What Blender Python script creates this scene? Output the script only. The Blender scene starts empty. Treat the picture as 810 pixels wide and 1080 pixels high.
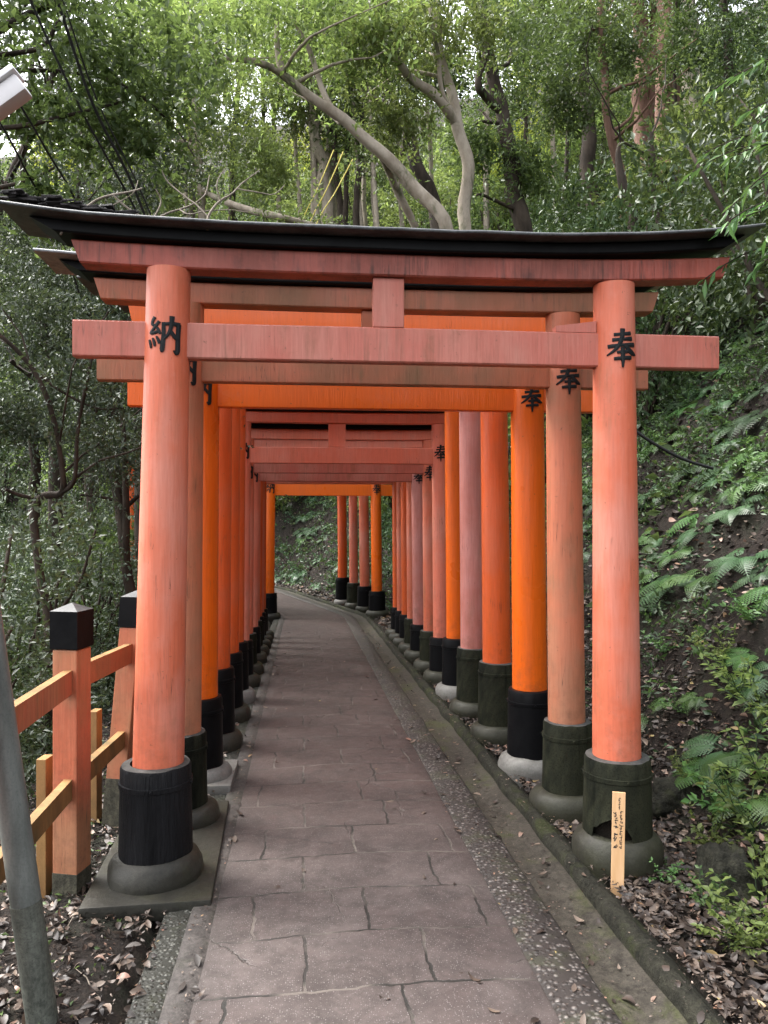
import bpy, bmesh, math, random
import numpy as np
from mathutils import Vector, Matrix, noise
R = math.radians
rnd = random.Random(7)
sc = bpy.context.scene
col = sc.collection

# ------------------------------------------------------------------ camera
CAMZ = 1.5
YAW = R(6.0)
F = 811.0
HZ = 545.0
def at(px, py, depth):
    """photo pixel (810x1080) at a depth along the view axis -> world point"""
    lat = (px - 405.0) / F * depth
    up = (HZ - py) / F * depth
    return Vector((lat * math.cos(YAW) + depth * math.sin(YAW),
                   depth * math.cos(YAW) - lat * math.sin(YAW), CAMZ + up))
cam_d = bpy.data.cameras.new('camera')
cam = bpy.data.objects.new('camera', cam_d)
col.objects.link(cam)
cam.location = (0, 0, CAMZ)
cam.rotation_euler = (R(90), 0, -YAW)
cam_d.sensor_fit = 'VERTICAL'
cam_d.sensor_height = 36.0
cam_d.lens = 36.0 * F / 1080.0
cam_d.shift_y = (HZ - 540.0) / 1080.0
cam_d.clip_end = 500
cam_d.clip_start = 0.02
sc.camera = cam

# ------------------------------------------------------------------ world / light
EXPOSURE = 2.7
w = bpy.data.worlds.new('World'); sc.world = w
w.use_nodes = True
nt = w.node_tree
for n in list(nt.nodes): nt.nodes.remove(n)
sky = nt.nodes.new('ShaderNodeTexSky'); sky.sky_type = 'NISHITA'; sky.sun_disc = False
SUN_EL, SUN_AZ = R(58), R(-62)     # azimuth measured from +Y towards +X
sky.sun_elevation = SUN_EL; sky.sun_rotation = SUN_AZ
sky.dust_density = 4.0; sky.air_density = 1.0
hs = nt.nodes.new('ShaderNodeHueSaturation'); hs.inputs['Saturation'].default_value = 0.22
bg = nt.nodes.new('ShaderNodeBackground'); bg.inputs['Strength'].default_value = 0.14
wo = nt.nodes.new('ShaderNodeOutputWorld')
nt.links.new(sky.outputs[0], hs.inputs['Color']); nt.links.new(hs.outputs[0], bg.inputs['Color'])
nt.links.new(bg.outputs[0], wo.inputs['Surface'])
sl = bpy.data.lights.new('sun', 'SUN'); sl.energy = 0.9; sl.angle = R(20); sl.color = (1.0, 0.96, 0.9)
so = bpy.data.objects.new('sun', sl); col.objects.link(so)
sd = Vector((math.sin(SUN_AZ) * math.cos(SUN_EL), math.cos(SUN_AZ) * math.cos(SUN_EL), math.sin(SUN_EL)))
so.rotation_euler = (-sd).to_track_quat('-Z', 'Y').to_euler(); so.location = sd * 30
sc.view_settings.view_transform = 'Standard'; sc.view_settings.look = 'None'
sc.view_settings.gamma = 1; sc.view_settings.exposure = EXPOSURE
sc.view_settings.use_curve_mapping = False
sc.render.engine = 'CYCLES'
sc.cycles.use_denoising = True
sc.cycles.max_bounces = 7; sc.cycles.diffuse_bounces = 4; sc.cycles.glossy_bounces = 2
sc.cycles.transmission_bounces = 3; sc.cycles.transparent_max_bounces = 4
sc.cycles.caustics_reflective = False; sc.cycles.caustics_refractive = False

# ------------------------------------------------------------------ material helpers
class NT:
    def __init__(s, name):
        s.m = bpy.data.materials.new(name); s.m.use_nodes = True
        s.t = s.m.node_tree
        for n in list(s.t.nodes): s.t.nodes.remove(n)
        s.out = s.t.nodes.new('ShaderNodeOutputMaterial')
        s.b = s.t.nodes.new('ShaderNodeBsdfPrincipled')
        s.t.links.new(s.b.outputs[0], s.out.inputs[0])
    def n(s, typ, ins=None, **kw):
        nd = s.t.nodes.new(typ)
        for k, v in kw.items(): setattr(nd, k, v)
        for k, v in (ins or {}).items(): s.set(nd.inputs[k], v)
        return nd
    def set(s, sock, v):
        if hasattr(v, 'is_output') or isinstance(v, bpy.types.NodeSocket): s.t.links.new(v, sock)
        else:
            if isinstance(v, tuple) and len(v) == 3 and sock.type == 'RGBA': v = (*v, 1)
            sock.default_value = v
    def coord(s, kind='Object', scale=(1, 1, 1), loc=(0, 0, 0)):
        c = s.n('ShaderNodeTexCoord')
        mp = s.n('ShaderNodeMapping', {'Vector': c.outputs[kind], 'Scale': scale, 'Location': loc})
        return mp.outputs[0]
    def noise(s, vec, scale, detail=4, rough=0.55, dist=0.0):
        return s.n('ShaderNodeTexNoise', {'Vector': vec, 'Scale': scale, 'Detail': detail, 'Roughness': rough, 'Distortion': dist}).outputs[0]
    def ramp(s, fac, a, b, va=0.0, vb=1.0):
        return s.n('ShaderNodeMapRange', {'Value': fac, 'From Min': a, 'From Max': b, 'To Min': va, 'To Max': vb}).outputs[0]
    def mix(s, fac, a, b, mode='MIX'):
        nd = s.n('ShaderNodeMix', data_type='RGBA', blend_type=mode)
        s.set(nd.inputs[0], fac); s.set(nd.inputs[6], a); s.set(nd.inputs[7], b)
        return nd.outputs[2]
    def math(s, op, a, b=0.0):
        nd = s.n('ShaderNodeMath', operation=op); s.set(nd.inputs[0], a); s.set(nd.inputs[1], b)
        return nd.outputs[0]
    def bump(s, h, strength=0.3, dist=0.01):
        b = s.n('ShaderNodeBump', {'Height': h, 'Strength': strength, 'Distance': dist})
        s.t.links.new(b.outputs[0], s.b.inputs['Normal'])
    def done(s, colr, rough=0.6, spec=0.4, metal=0.0):
        s.set(s.b.inputs['Base Color'], colr); s.set(s.b.inputs['Roughness'], rough)
        s.b.inputs['Specular IOR Level'].default_value = spec; s.b.inputs['Metallic'].default_value = metal
        return s.m

def paint_mat(name, base, faded, fade=0.5, stain=0.2, stain_col=(0.15, 0.11, 0.05), gloss=0.45, seed=0.0, streak=0.0, streak_col=(0.05, 0.02, 0.013)):
    k = NT(name)
    v = k.coord('Object', (1, 1, 0.22), (seed, seed * 2, 0))
    v2 = k.coord('Object', (1, 1, 1), (seed * 3, 0, seed))
    n1 = k.noise(v, 6, 5, 0.6)
    n2 = k.noise(v2, 2.2, 3, 0.6)
    f = k.math('ADD', k.math('MULTIPLY', n1, 0.5), k.math('MULTIPLY', n2, 0.5))
    c = k.mix(k.ramp(f, 0.62 - fade * 0.3, 0.78 - fade * 0.3), base, faded)
    # fine grain and scuffs
    g = k.noise(k.coord('Object', (1, 1, 0.06)), 90, 3, 0.6)
    c = k.mix(k.ramp(g, 0.3, 0.75, 0.0, 0.36), c, tuple(x * 0.62 for x in base))
    # dirty streaks
    st = k.noise(k.coord('Object', (1, 1, 0.12), (seed, 0, 3)), 14, 5, 0.7)
    st2 = k.noise(v2, 5, 5, 0.7)
    sm = k.math('MULTIPLY', k.ramp(st, 0.5, 0.72), k.ramp(st2, 0.42, 0.6))
    c = k.mix(k.math('MULTIPLY', sm, min(1, stain * 2.2)), c, stain_col)
    if stain > 0.4:
        c = k.mix(k.ramp(n2, 0.40, 0.62, 0.0, stain), c, stain_col)
    # chips
    ch = k.noise(v2, 42, 4, 0.7)
    c = k.mix(k.ramp(ch, 0.67, 0.71, 0, 0.7), c, (0.12, 0.06, 0.035))
    zz_ = k.n('ShaderNodeSeparateXYZ', {0: k.coord('Object')}).outputs[2]
    sp_ = k.math('MULTIPLY', k.ramp(zz_, 0.42, 0.85, 1, 0), k.ramp(k.noise(v2, 11, 6, 0.75), 0.46, 0.66))
    c = k.mix(k.math('MULTIPLY', sp_, 0.45), c, (0.10, 0.05, 0.03))
    # hairline cracks running down the wood
    cr = k.noise(k.coord('Object', (1, 1, 0.035), (seed, 5, 0)), 60, 2, 0.5)
    crk = k.math('MULTIPLY', k.ramp(k.math('ABSOLUTE', k.math('SUBTRACT', cr, 0.5)), 0.0, 0.012, 1, 0), k.ramp(k.noise(v2, 3.1, 3), 0.56, 0.64))
    c = k.mix(k.math('MULTIPLY', crk, 0.75), c, (0.07, 0.03, 0.02))
    if streak:
        sk = k.noise(k.coord('Object', (1, 1, 0.05), (seed, 1, 3)), 46, 4, 0.7)
        sk2 = k.noise(v2, 3.0, 3, 0.6)
        c = k.mix(k.math('MULTIPLY', k.math('MULTIPLY', k.ramp(sk, 0.5, 0.68), k.ramp(sk2, 0.4, 0.6)), streak), c, streak_col)
    mo = k.noise(v2, 17, 6, 0.75)
    c = k.mix(k.ramp(mo, 0.52, 0.72, 0, 0.28), c, faded)
    k.bump(k.math('SUBTRACT', k.math('ADD', k.math('MULTIPLY', g, 0.7), k.noise(v, 25, 4)), crk), 0.35, 0.008)
    return k.done(c, k.ramp(n2, 0.3, 0.7, gloss - 0.08, gloss + 0.15), 0.35)

def noisy(name, a, b, scale=5, rough=0.7, bump=0.3, bdist=0.01, spec=0.3, c3=None, t3=0.6, kind='Object', stretch=(1, 1, 1), speck=None, bscale=None, fine=0.0):
    k = NT(name)
    v = k.coord(kind, stretch)
    n1 = k.noise(v, scale, 6, 0.65)
    c = k.mix(k.ramp(n1, 0.35, 0.65), a, b)
    if c3 is not None:
        n3 = k.noise(v, scale * 0.45, 5, 0.7, 0.5)
        c = k.mix(k.ramp(n3, t3 - 0.06, t3 + 0.06), c, c3)
    if speck:
        vo = k.n('ShaderNodeTexVoronoi', {'Vector': v, 'Scale': speck[1]})
        c = k.mix(k.ramp(vo.outputs['Distance'], speck[2], speck[2] + 0.08, 0.85, 0), c, speck[0])
    if fine:
        n5 = k.noise(v, 34, 8, 0.8); n6 = k.noise(k.coord(kind), 140, 3, 0.7)
        c = k.mix(k.ramp(n5, 0.42, 0.68, 0, 0.75 * fine), c, tuple(min(1, x * 2.3) for x in b))
        c = k.mix(k.ramp(n6, 0.34, 0.50, 0.6 * fine, 0), c, tuple(x * 0.35 for x in a))
        dr = k.noise(k.coord(kind, (1, 1, 0.08)), 22, 4, 0.7)
        c = k.mix(k.ramp(dr, 0.55, 0.72, 0, 0.6 * fine), c, tuple(x * 0.4 for x in a))
    n4 = k.noise(v, bscale or scale * 5, 5, 0.7)
    k.bump(n4, bump, bdist)
    return k.done(c, rough, spec)

# paints: (base, faded)
M = {}
M['salmon'] = paint_mat('faded_salmon_paint', (0.60, 0.145, 0.075), (0.60, 0.22, 0.155), 0.5, 0.2, seed=1)
M['salmon_beam'] = paint_mat('faded_salmon_beam_paint', (0.45, 0.125, 0.088), (0.47, 0.18, 0.135), 0.55, 0.35, (0.20, 0.085, 0.045), seed=2, streak=0.45, streak_col=(0.12, 0.06, 0.03))
M['red_stain'] = paint_mat('stained_red_lintel_paint', (0.36, 0.075, 0.048), (0.42, 0.12, 0.085), 0.45, 0.5, (0.06, 0.020, 0.014), seed=3, streak=0.85)
M['olive'] = paint_mat('algae_stained_paint', (0.42, 0.13, 0.065), (0.34, 0.14, 0.08), 0.5, 0.6, (0.17, 0.095, 0.045), seed=4, streak=0.4, streak_col=(0.07, 0.05, 0.03))
M['olive_pillar'] = paint_mat('weathered_beige_pink_paint', (0.54, 0.165, 0.085), (0.46, 0.20, 0.12), 0.5, 0.42, (0.24, 0.125, 0.065), seed=5)
M['orange'] = paint_mat('fresh_orange_paint', (0.74, 0.125, 0.008), (0.68, 0.115, 0.012), 0.3, 0.04, gloss=0.32, seed=6)
M['orange_red'] = paint_mat('orange_red_paint', (0.64, 0.105, 0.022), (0.58, 0.125, 0.048), 0.45, 0.07, gloss=0.36, seed=7)
M['pink'] = paint_mat('chalky_pink_paint', (0.46, 0.145, 0.11), (0.54, 0.23, 0.20), 0.7, 0.12, gloss=0.5, seed=8)
M['rose'] = paint_mat('dull_rose_red_paint', (0.66, 0.18, 0.11), (0.66, 0.25, 0.18), 0.5, 0.15, gloss=0.45, seed=9)

M['black_paint'] = noisy('black_paint', (0.003, 0.003, 0.0035), (0.007, 0.007, 0.0075), 6, 0.4, 0.2, 0.004, 0.07, fine=0.25)
M['black_moss'] = noisy('algae_grown_black_sleeve', (0.003, 0.0035, 0.003), (0.008, 0.009, 0.0065), 5, 0.65, 0.5, 0.007, 0.05, c3=(0.030, 0.031, 0.019), t3=0.56, stretch=(1, 1, 0.4), fine=0.9)
M['char'] = noisy('cracked_black_wood', (0.003, 0.003, 0.0035), (0.010, 0.010, 0.011), 9, 0.5, 1.0, 0.02, 0.1, stretch=(1, 1, 0.10), bscale=26, fine=0.5)
M['rot'] = noisy('rotten_wood', (0.006, 0.005, 0.004), (0.014, 0.011, 0.008), 12, 0.9, 0.6, 0.02, 0.1)
M['rim'] = noisy('grey_metal_rim', (0.03, 0.032, 0.030), (0.075, 0.075, 0.07), 18, 0.6, 0.2, 0.003, 0.2, c3=(0.02, 0.02, 0.018), fine=0.4)
M['stone_moss'] = noisy('mossy_dark_concrete', (0.013, 0.0125, 0.010), (0.030, 0.028, 0.022), 5, 0.5, 0.4, 0.008, 0.25, c3=(0.028, 0.028, 0.017), t3=0.55, fine=0.45)
M['stone_light'] = noisy('pale_concrete', (0.09, 0.086, 0.079), (0.15, 0.143, 0.132), 5, 0.55, 0.25, 0.005, 0.4, c3=(0.13, 0.125, 0.11), t3=0.58, fine=0.35)
M['metal_black'] = noisy('black_sheet_metal', (0.004, 0.004, 0.005), (0.012, 0.012, 0.013), 8, 0.45, 0.2, 0.004, 0.2)
M['metal_grey'] = noisy('weathered_grey_sheet_metal', (0.03, 0.032, 0.034), (0.08, 0.083, 0.087), 9, 0.45, 0.2, 0.004, 0.3, c3=(0.03, 0.03, 0.03), t3=0.6, fine=0.5)
M['metal_light'] = noisy('dull_light_grey_sheet_metal', (0.16, 0.17, 0.18), (0.25, 0.26, 0.27), 9, 0.5, 0.2, 0.004, 0.3, c3=(0.07, 0.07, 0.07), t3=0.62, fine=0.5)
M['roof_moss'] = noisy('mossy_roof', (0.02, 0.03, 0.018), (0.05, 0.07, 0.04), 12, 0.8, 0.6, 0.02, 0.2)
M['kanji'] = noisy('black_lettering', (0.008, 0.010, 0.011), (0.018, 0.019, 0.020), 30, 0.5, 0.3, 0.002, 0.12)
M['bare_wood'] = noisy('bare_yellow_wood', (0.30, 0.165, 0.06), (0.16, 0.085, 0.033), 6, 0.6, 0.3, 0.004, 0.3, c3=(0.10, 0.075, 0.03), t3=0.6, stretch=(1, 1, 0.4), fine=0.4)
M['stake_wood'] = noisy('fresh_pale_wood', (0.62, 0.36, 0.17), (0.70, 0.44, 0.24), 20, 0.5, 0.15, 0.002, 0.3, stretch=(4, 4, 0.3))
M['ink'] = noisy('ink', (0.02, 0.016, 0.014), (0.05, 0.04, 0.035), 40, 0.7, 0.0)
M['galv'] = noisy('galvanised_pole', (0.085, 0.095, 0.088), (0.13, 0.14, 0.13), 8, 0.45, 0.12, 0.003, 0.45, c3=(0.07, 0.085, 0.068), t3=0.56, stretch=(1, 1, 0.25), fine=0.4)
M['galv_dark'] = noisy('grimy_pole_foot', (0.055, 0.06, 0.05), (0.085, 0.09, 0.075), 8, 0.6, 0.2, 0.003, 0.35, fine=0.8)
M['lamp_white'] = noisy('white_enamel', (0.75, 0.75, 0.76), (0.82, 0.82, 0.83), 4, 0.35, 0.05, 0.002, 0.5)
M['lamp_grey'] = noisy('greyish_plastic', (0.55, 0.52, 0.52), (0.62, 0.60, 0.60), 4, 0.45, 0.05, 0.002, 0.4)
M['rubber'] = noisy('black_rubber', (0.008, 0.008, 0.008), (0.014, 0.014, 0.014), 8, 0.5, 0.05)
M['yellow'] = noisy('yellow_rope', (0.62, 0.50, 0.10), (0.7, 0.6, 0.16), 30, 0.6, 0.1)
M['bark_pale'] = noisy('pale_bark', (0.20, 0.165, 0.125), (0.33, 0.285, 0.23), 7, 0.8, 0.5, 0.012, 0.15, c3=(0.10, 0.10, 0.06), t3=0.6, stretch=(1, 1, 0.5))
M['bark_dark'] = noisy('dark_bark', (0.022, 0.017, 0.013), (0.055, 0.042, 0.032), 8, 0.85, 0.6, 0.015, 0.15, stretch=(1, 1, 0.4))
M['bark_red'] = noisy('reddish_cedar_bark', (0.11, 0.062, 0.045), (0.21, 0.125, 0.095), 9, 0.85, 0.7, 0.02, 0.15, stretch=(1, 1, 0.12))
M['twig'] = noisy('grey_dead_twig', (0.10, 0.08, 0.06), (0.20, 0.17, 0.14), 20, 0.8, 0.4, 0.004, 0.15)
M['debris'] = noisy('charred_bark_debris', (0.010, 0.009, 0.009), (0.045, 0.038, 0.038), 18, 0.7, 0.6, 0.01, 0.3)

def leaf_mat(name, a, b, rough=0.42, trans=0.38, spec=0.45):
    k = NT(name)
    at_ = k.n('ShaderNodeAttribute', attribute_name='tint')
    oi = k.n('ShaderNodeObjectInfo')
    c = k.mix(at_.outputs['Fac'], a, b)
    hs = k.n('ShaderNodeHueSaturation', {'Color': c, 'Value': k.ramp(oi.outputs['Random'], 0, 1, 0.65, 1.35), 'Hue': k.ramp(oi.outputs['Random'], 0, 1, 0.485, 0.51)})
    c = hs.outputs[0]
    k.done(c, rough, spec)
    tr = k.n('ShaderNodeBsdfTranslucent', {'Color': k.mix(0.5, c, (0.10, 0.13, 0.03), 'ADD')})
    ms = k.n('ShaderNodeMixShader', {0: trans, 1: k.b.outputs[0], 2: tr.outputs[0]})
    k.t.links.new(ms.outputs[0], k.out.inputs[0])
    return k.m
M['leaf_dark'] = leaf_mat('dark_glossy_leaf', (0.016, 0.034, 0.012), (0.055, 0.088, 0.032), 0.45, 0.18, 0.3)
M['leaf_mid'] = leaf_mat('mid_green_leaf', (0.030, 0.058, 0.016), (0.095, 0.140, 0.045), 0.45, 0.38, 0.3)
M['leaf_light'] = leaf_mat('light_green_leaf', (0.080, 0.125, 0.030), (0.20, 0.25, 0.075), 0.45, 0.5)
M['leaf_grey'] = leaf_mat('greyish_green_leaf', (0.022, 0.036, 0.020), (0.080, 0.108, 0.066), 0.46, 0.18, 0.32)
M['leaf_yellow'] = leaf_mat('yellow_green_leaf', (0.22, 0.27, 0.03), (0.38, 0.40, 0.06), 0.5, 0.5)
M['fern'] = leaf_mat('fern_leaf', (0.024, 0.058, 0.022), (0.062, 0.118, 0.050), 0.4, 0.2)
M['fern_bright'] = leaf_mat('bright_fern_leaf', (0.040, 0.098, 0.022), (0.105, 0.190, 0.055), 0.42, 0.3)

def litter_mat():
    k = NT('dead_leaf')
    a = k.n('ShaderNodeAttribute', attribute_name='tint')
    r = k.n('ShaderNodeValToRGB', {'Fac': a.outputs['Fac']})
    e = r.color_ramp.elements
    cols = [(0, (0.014, 0.010, 0.008)), (0.4, (0.038, 0.026, 0.020)), (0.7, (0.085, 0.061, 0.046)), (0.9, (0.19, 0.145, 0.112)), (0.97, (0.20, 0.10, 0.07)), (1.0, (0.28, 0.22, 0.09))]
    e[0].position = 0; e[0].color = (*cols[0][1], 1); e[1].position = 1; e[1].color = (*cols[-1][1], 1)
    for p, c in cols[1:-1]:
        x = e.new(p); x.color = (*c, 1)
    return k.done(r.outputs[0], 0.5, 0.4)
M['litter'] = litter_mat()

def soil_mat():
    k = NT('forest_soil')
    v = k.coord('Object')
    n1 = k.noise(v, 3, 8, 0.7); n2 = k.noise(v, 22, 8, 0.75); n3 = k.noise(v, 0.9, 5, 0.6, 0.6)
    c = k.mix(k.ramp(n2, 0.35, 0.68), (0.007, 0.005, 0.004), (0.030, 0.022, 0.017))
    c = k.mix(k.ramp(n1, 0.5, 0.62, 0, 0.75), c, (0.012, 0.015, 0.008))
    c = k.mix(k.ramp(n3, 0.55, 0.68, 0, 0.6), c, (0.016, 0.019, 0.010))
    vo = k.n('ShaderNodeTexVoronoi', {'Vector': v, 'Scale': 45.0})
    c = k.mix(k.ramp(vo.outputs['Distance'], 0.16, 0.26, 0.5, 0), c, (0.06, 0.044, 0.034))
    k.bump(k.math('ADD', n2, k.math('MULTIPLY', n1, 1.5)), 0.9, 0.05)
    return k.done(c, 0.85, 0.2)
M['soil'] = soil_mat()

def pave_mat():
    k = NT('worn_pinkish_paving')
    c0 = k.n('ShaderNodeTexCoord')
    uv = c0.outputs['UV']
    nz = k.n('ShaderNodeTexNoise', {'Vector': uv, 'Scale': 2.2, 'Detail': 3, 'Roughness': 0.6})
    nzf = k.n('ShaderNodeTexNoise', {'Vector': uv, 'Scale': 14.0, 'Detail': 3, 'Roughness': 0.6})
    def off(nzn, amt, base):
        s = k.n('ShaderNodeVectorMath', {0: nzn.outputs['Color'], 1: (0.5, 0.5, 0.5)}, operation='SUBTRACT')
        m = k.n('ShaderNodeVectorMath', {0: s.outputs[0], 'Scale': amt}, operation='SCALE')
        return k.n('ShaderNodeVectorMath', {0: base, 1: m.outputs[0]}, operation='ADD').outputs[0]
    dv = off(nzf, 0.03, off(nz, 0.08, uv))
    br = k.n('ShaderNodeTexBrick', {'Vector': dv, 'Scale': 1.0, 'Mortar Size': 0.006, 'Mortar Smooth': 0.3, 'Brick Width': 0.42, 'Row Height': 0.34, 'Bias': 0.0,
             'Color1': (0.45, 0.45, 0.45), 'Color2': (0.6, 0.6, 0.6), 'Mortar': (0, 0, 0)}, offset=0.43, offset_frequency=2, squash=1.3, squash_frequency=3)
    vor = k.n('ShaderNodeTexVoronoi', {'Vector': off(nzf, 0.05, uv), 'Scale': 1.9}, feature='DISTANCE_TO_EDGE')
    crack = k.ramp(vor.outputs[0], 0.0, 0.007, 1, 0)
    cm = k.math('MULTIPLY', crack, k.ramp(k.noise(uv, 1.3, 2), 0.50, 0.56))
    n1 = k.noise(uv, 1.4, 5, 0.6); n2 = k.noise(uv, 9, 6, 0.7); n3 = k.noise(uv, 240, 2, 0.6)
    c = k.mix(k.ramp(n1, 0.35, 0.62), (0.052, 0.038, 0.035), (0.090, 0.073, 0.068))
    c = k.mix(k.ramp(n2, 0.35, 0.75, 0, 0.8), c, (0.032, 0.025, 0.023))
    # the far stretch turns darker, redder and browner
    sx = k.n('ShaderNodeSeparateXYZ', {0: uv})
    far = k.ramp(k.math('ADD', sx.outputs[1], k.math('MULTIPLY', n1, 1.6)), 3.9, 5.2)
    c = k.mix(k.math('MULTIPLY', far, 0.75), c, k.mix(k.ramp(n2, 0.3, 0.7), (0.040, 0.023, 0.020), (0.060, 0.038, 0.033)))
    tile = k.mix(1.0, c, k.mix(br.outputs['Color'], (0.8, 0.8, 0.8), (1.25, 1.25, 1.25)), 'MULTIPLY')
    dp = k.noise(uv, 3.4, 7, 0.75, 1.2)
    tile = k.mix(k.ramp(dp, 0.46, 0.60, 0, 0.55), tile, (0.024, 0.018, 0.016))
    dust = k.noise(uv, 6.0, 7, 0.8, 0.6)
    tile = k.mix(k.ramp(dust, 0.56, 0.72, 0, 0.4), tile, (0.12, 0.10, 0.092))
    # aggregate specks
    vs = k.n('ShaderNodeTexVoronoi', {'Vector': uv, 'Scale': 150.0})
    sp = k.math('MULTIPLY', k.ramp(vs.outputs['Distance'], 0.18, 0.34, 1, 0), k.ramp(k.n('ShaderNodeSeparateColor', {0: vs.outputs['Color']}).outputs[0], 0.55, 0.7))
    tile = k.mix(k.math('MULTIPLY', sp, 0.75), tile, (0.20, 0.185, 0.175))
    tile = k.mix(k.ramp(n3, 0.3, 0.45, 0.45, 0), tile, (0.03, 0.024, 0.022))
    # mossy, dirty joints
    jm = k.math('MAXIMUM', br.outputs['Fac'], cm)
    nj = k.noise(uv, 3.3, 4)
    jc = k.mix(k.ramp(nj, 0.45, 0.6), (0.012, 0.011, 0.009), (0.10, 0.085, 0.073))
    tile = k.mix(k.math('MULTIPLY', jm, k.ramp(k.noise(uv, 2.1, 4), 0.33, 0.52, 0.7, 1.0)), tile, jc)
    edge = k.ramp(k.math('ADD', sx.outputs[0], k.math('MULTIPLY', n2, 0.25)), -0.26, -0.14, 0.55, 0)
    tile = k.mix(edge, tile, (0.036, 0.031, 0.027))
    h = k.math('SUBTRACT', k.math('ADD', k.math('MULTIPLY', n3, 0.35), k.math('MULTIPLY', n2, 0.6)), k.math('MULTIPLY', jm, 1.6))
    k.bump(h, 0.5, 0.008)
    return k.done(tile, k.ramp(n2, 0.3, 0.7, 0.55, 0.8), 0.35)
M['pave'] = pave_mat()

def aggregate_mat(name, mortar, peb_a, peb_b, scale=38, moss=0.3):
    k = NT(name)
    uv = k.coord('UV')
    vo = k.n('ShaderNodeTexVoronoi', {'Vector': uv, 'Scale': float(scale), 'Randomness': 0.9})
    sc_ = k.n('ShaderNodeSeparateColor', {0: vo.outputs['Color']})
    peb = k.mix(sc_.outputs[0], peb_a, peb_b)
    pm = k.math('MULTIPLY', k.ramp(vo.outputs['Distance'], 0.28, 0.5, 1, 0), k.ramp(k.math('ADD', k.math('MULTIPLY', sc_.outputs[1], 0.5), k.noise(uv, 3.0, 4)), 0.62, 0.8))
    n = k.noise(uv, 5, 5, 0.7)
    c = k.mix(pm, mortar, peb)
    c = k.mix(k.ramp(n, 0.5, 0.66, 0, moss), c, (0.04, 0.045, 0.022))
    k.bump(k.math('ADD', k.ramp(vo.outputs['Distance'], 0.1, 0.55, 1, 0), k.math('MULTIPLY', n, 0.5)), 0.7, 0.008)
    return k.done(c, 0.6, 0.35)
M['aggregate'] = aggregate_mat('exposed_pebble_concrete', (0.024, 0.020, 0.018), (0.045, 0.034, 0.030), (0.17, 0.152, 0.14), 52, 0.6)
M['aggregate_moss'] = aggregate_mat('mossy_pebble_concrete', (0.018, 0.018, 0.014), (0.035, 0.035, 0.029), (0.11, 0.11, 0.095), 62, 0.7)
M['gutter'] = noisy('mossy_gutter_concrete', (0.018, 0.0155, 0.012), (0.042, 0.037, 0.029), 6, 0.65, 0.5, 0.01, 0.25, c3=(0.034, 0.041, 0.010), t3=0.58, fine=0.8)
M['kerb'] = noisy('mossy_kerb_stone', (0.010, 0.010, 0.007), (0.028, 0.027, 0.019), 9, 0.8, 1.0, 0.03, 0.2, c3=(0.034, 0.041, 0.012), t3=0.56, fine=0.8)
M['strip'] = noisy('smooth_edge_concrete', (0.028, 0.024, 0.022), (0.052, 0.046, 0.042), 7, 0.7, 0.4, 0.006, 0.3, c3=(0.032, 0.032, 0.022), t3=0.6, fine=0.8)

# ------------------------------------------------------------------ object helpers
def tag(o, label=None, cat=None, group=None, kind=None):
    if label: o['label'] = label
    if cat: o['category'] = cat
    if group: o['group'] = group
    if kind: o['kind'] = kind
    return o
def empty(name, loc=(0, 0, 0), rz=0.0):
    o = bpy.data.objects.new(name, None); o.empty_display_size = 0.1
    o.location = loc; o.rotation_euler = (0, 0, rz); col.objects.link(o); return o
def link(name, me, m, parent=None, smooth=False):
    if m is not None and not me.materials:
        for x in (m if isinstance(m, (list, tuple)) else [m]): me.materials.append(x)
    if smooth: me.shade_smooth()
    o = bpy.data.objects.new(name, me); col.objects.link(o)
    if parent: o.parent = parent
    return o
def pymesh(name, V, Fc):
    me = bpy.data.meshes.new(name); me.from_pydata([tuple(v) for v in V], [], Fc); me.update(); return me
def npmesh(name, V, tris, tint=None, quads=False):
    k = 4 if quads else 3
    me = bpy.data.meshes.new(name)
    V = np.asarray(V, np.float32); tris = np.asarray(tris, np.int32)
    me.vertices.add(len(V)); me.vertices.foreach_set('co', V.ravel())
    me.loops.add(tris.size); me.loops.foreach_set('vertex_index', tris.ravel())
    me.polygons.add(len(tris)); me.polygons.foreach_set('loop_start', np.arange(0, tris.size, k, dtype=np.int32))
    me.update(calc_edges=True)
    if tint is not None:
        a = me.attributes.new('tint', 'FLOAT', 'POINT'); a.data.foreach_set('value', np.asarray(tint, np.float32))
    return me
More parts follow.
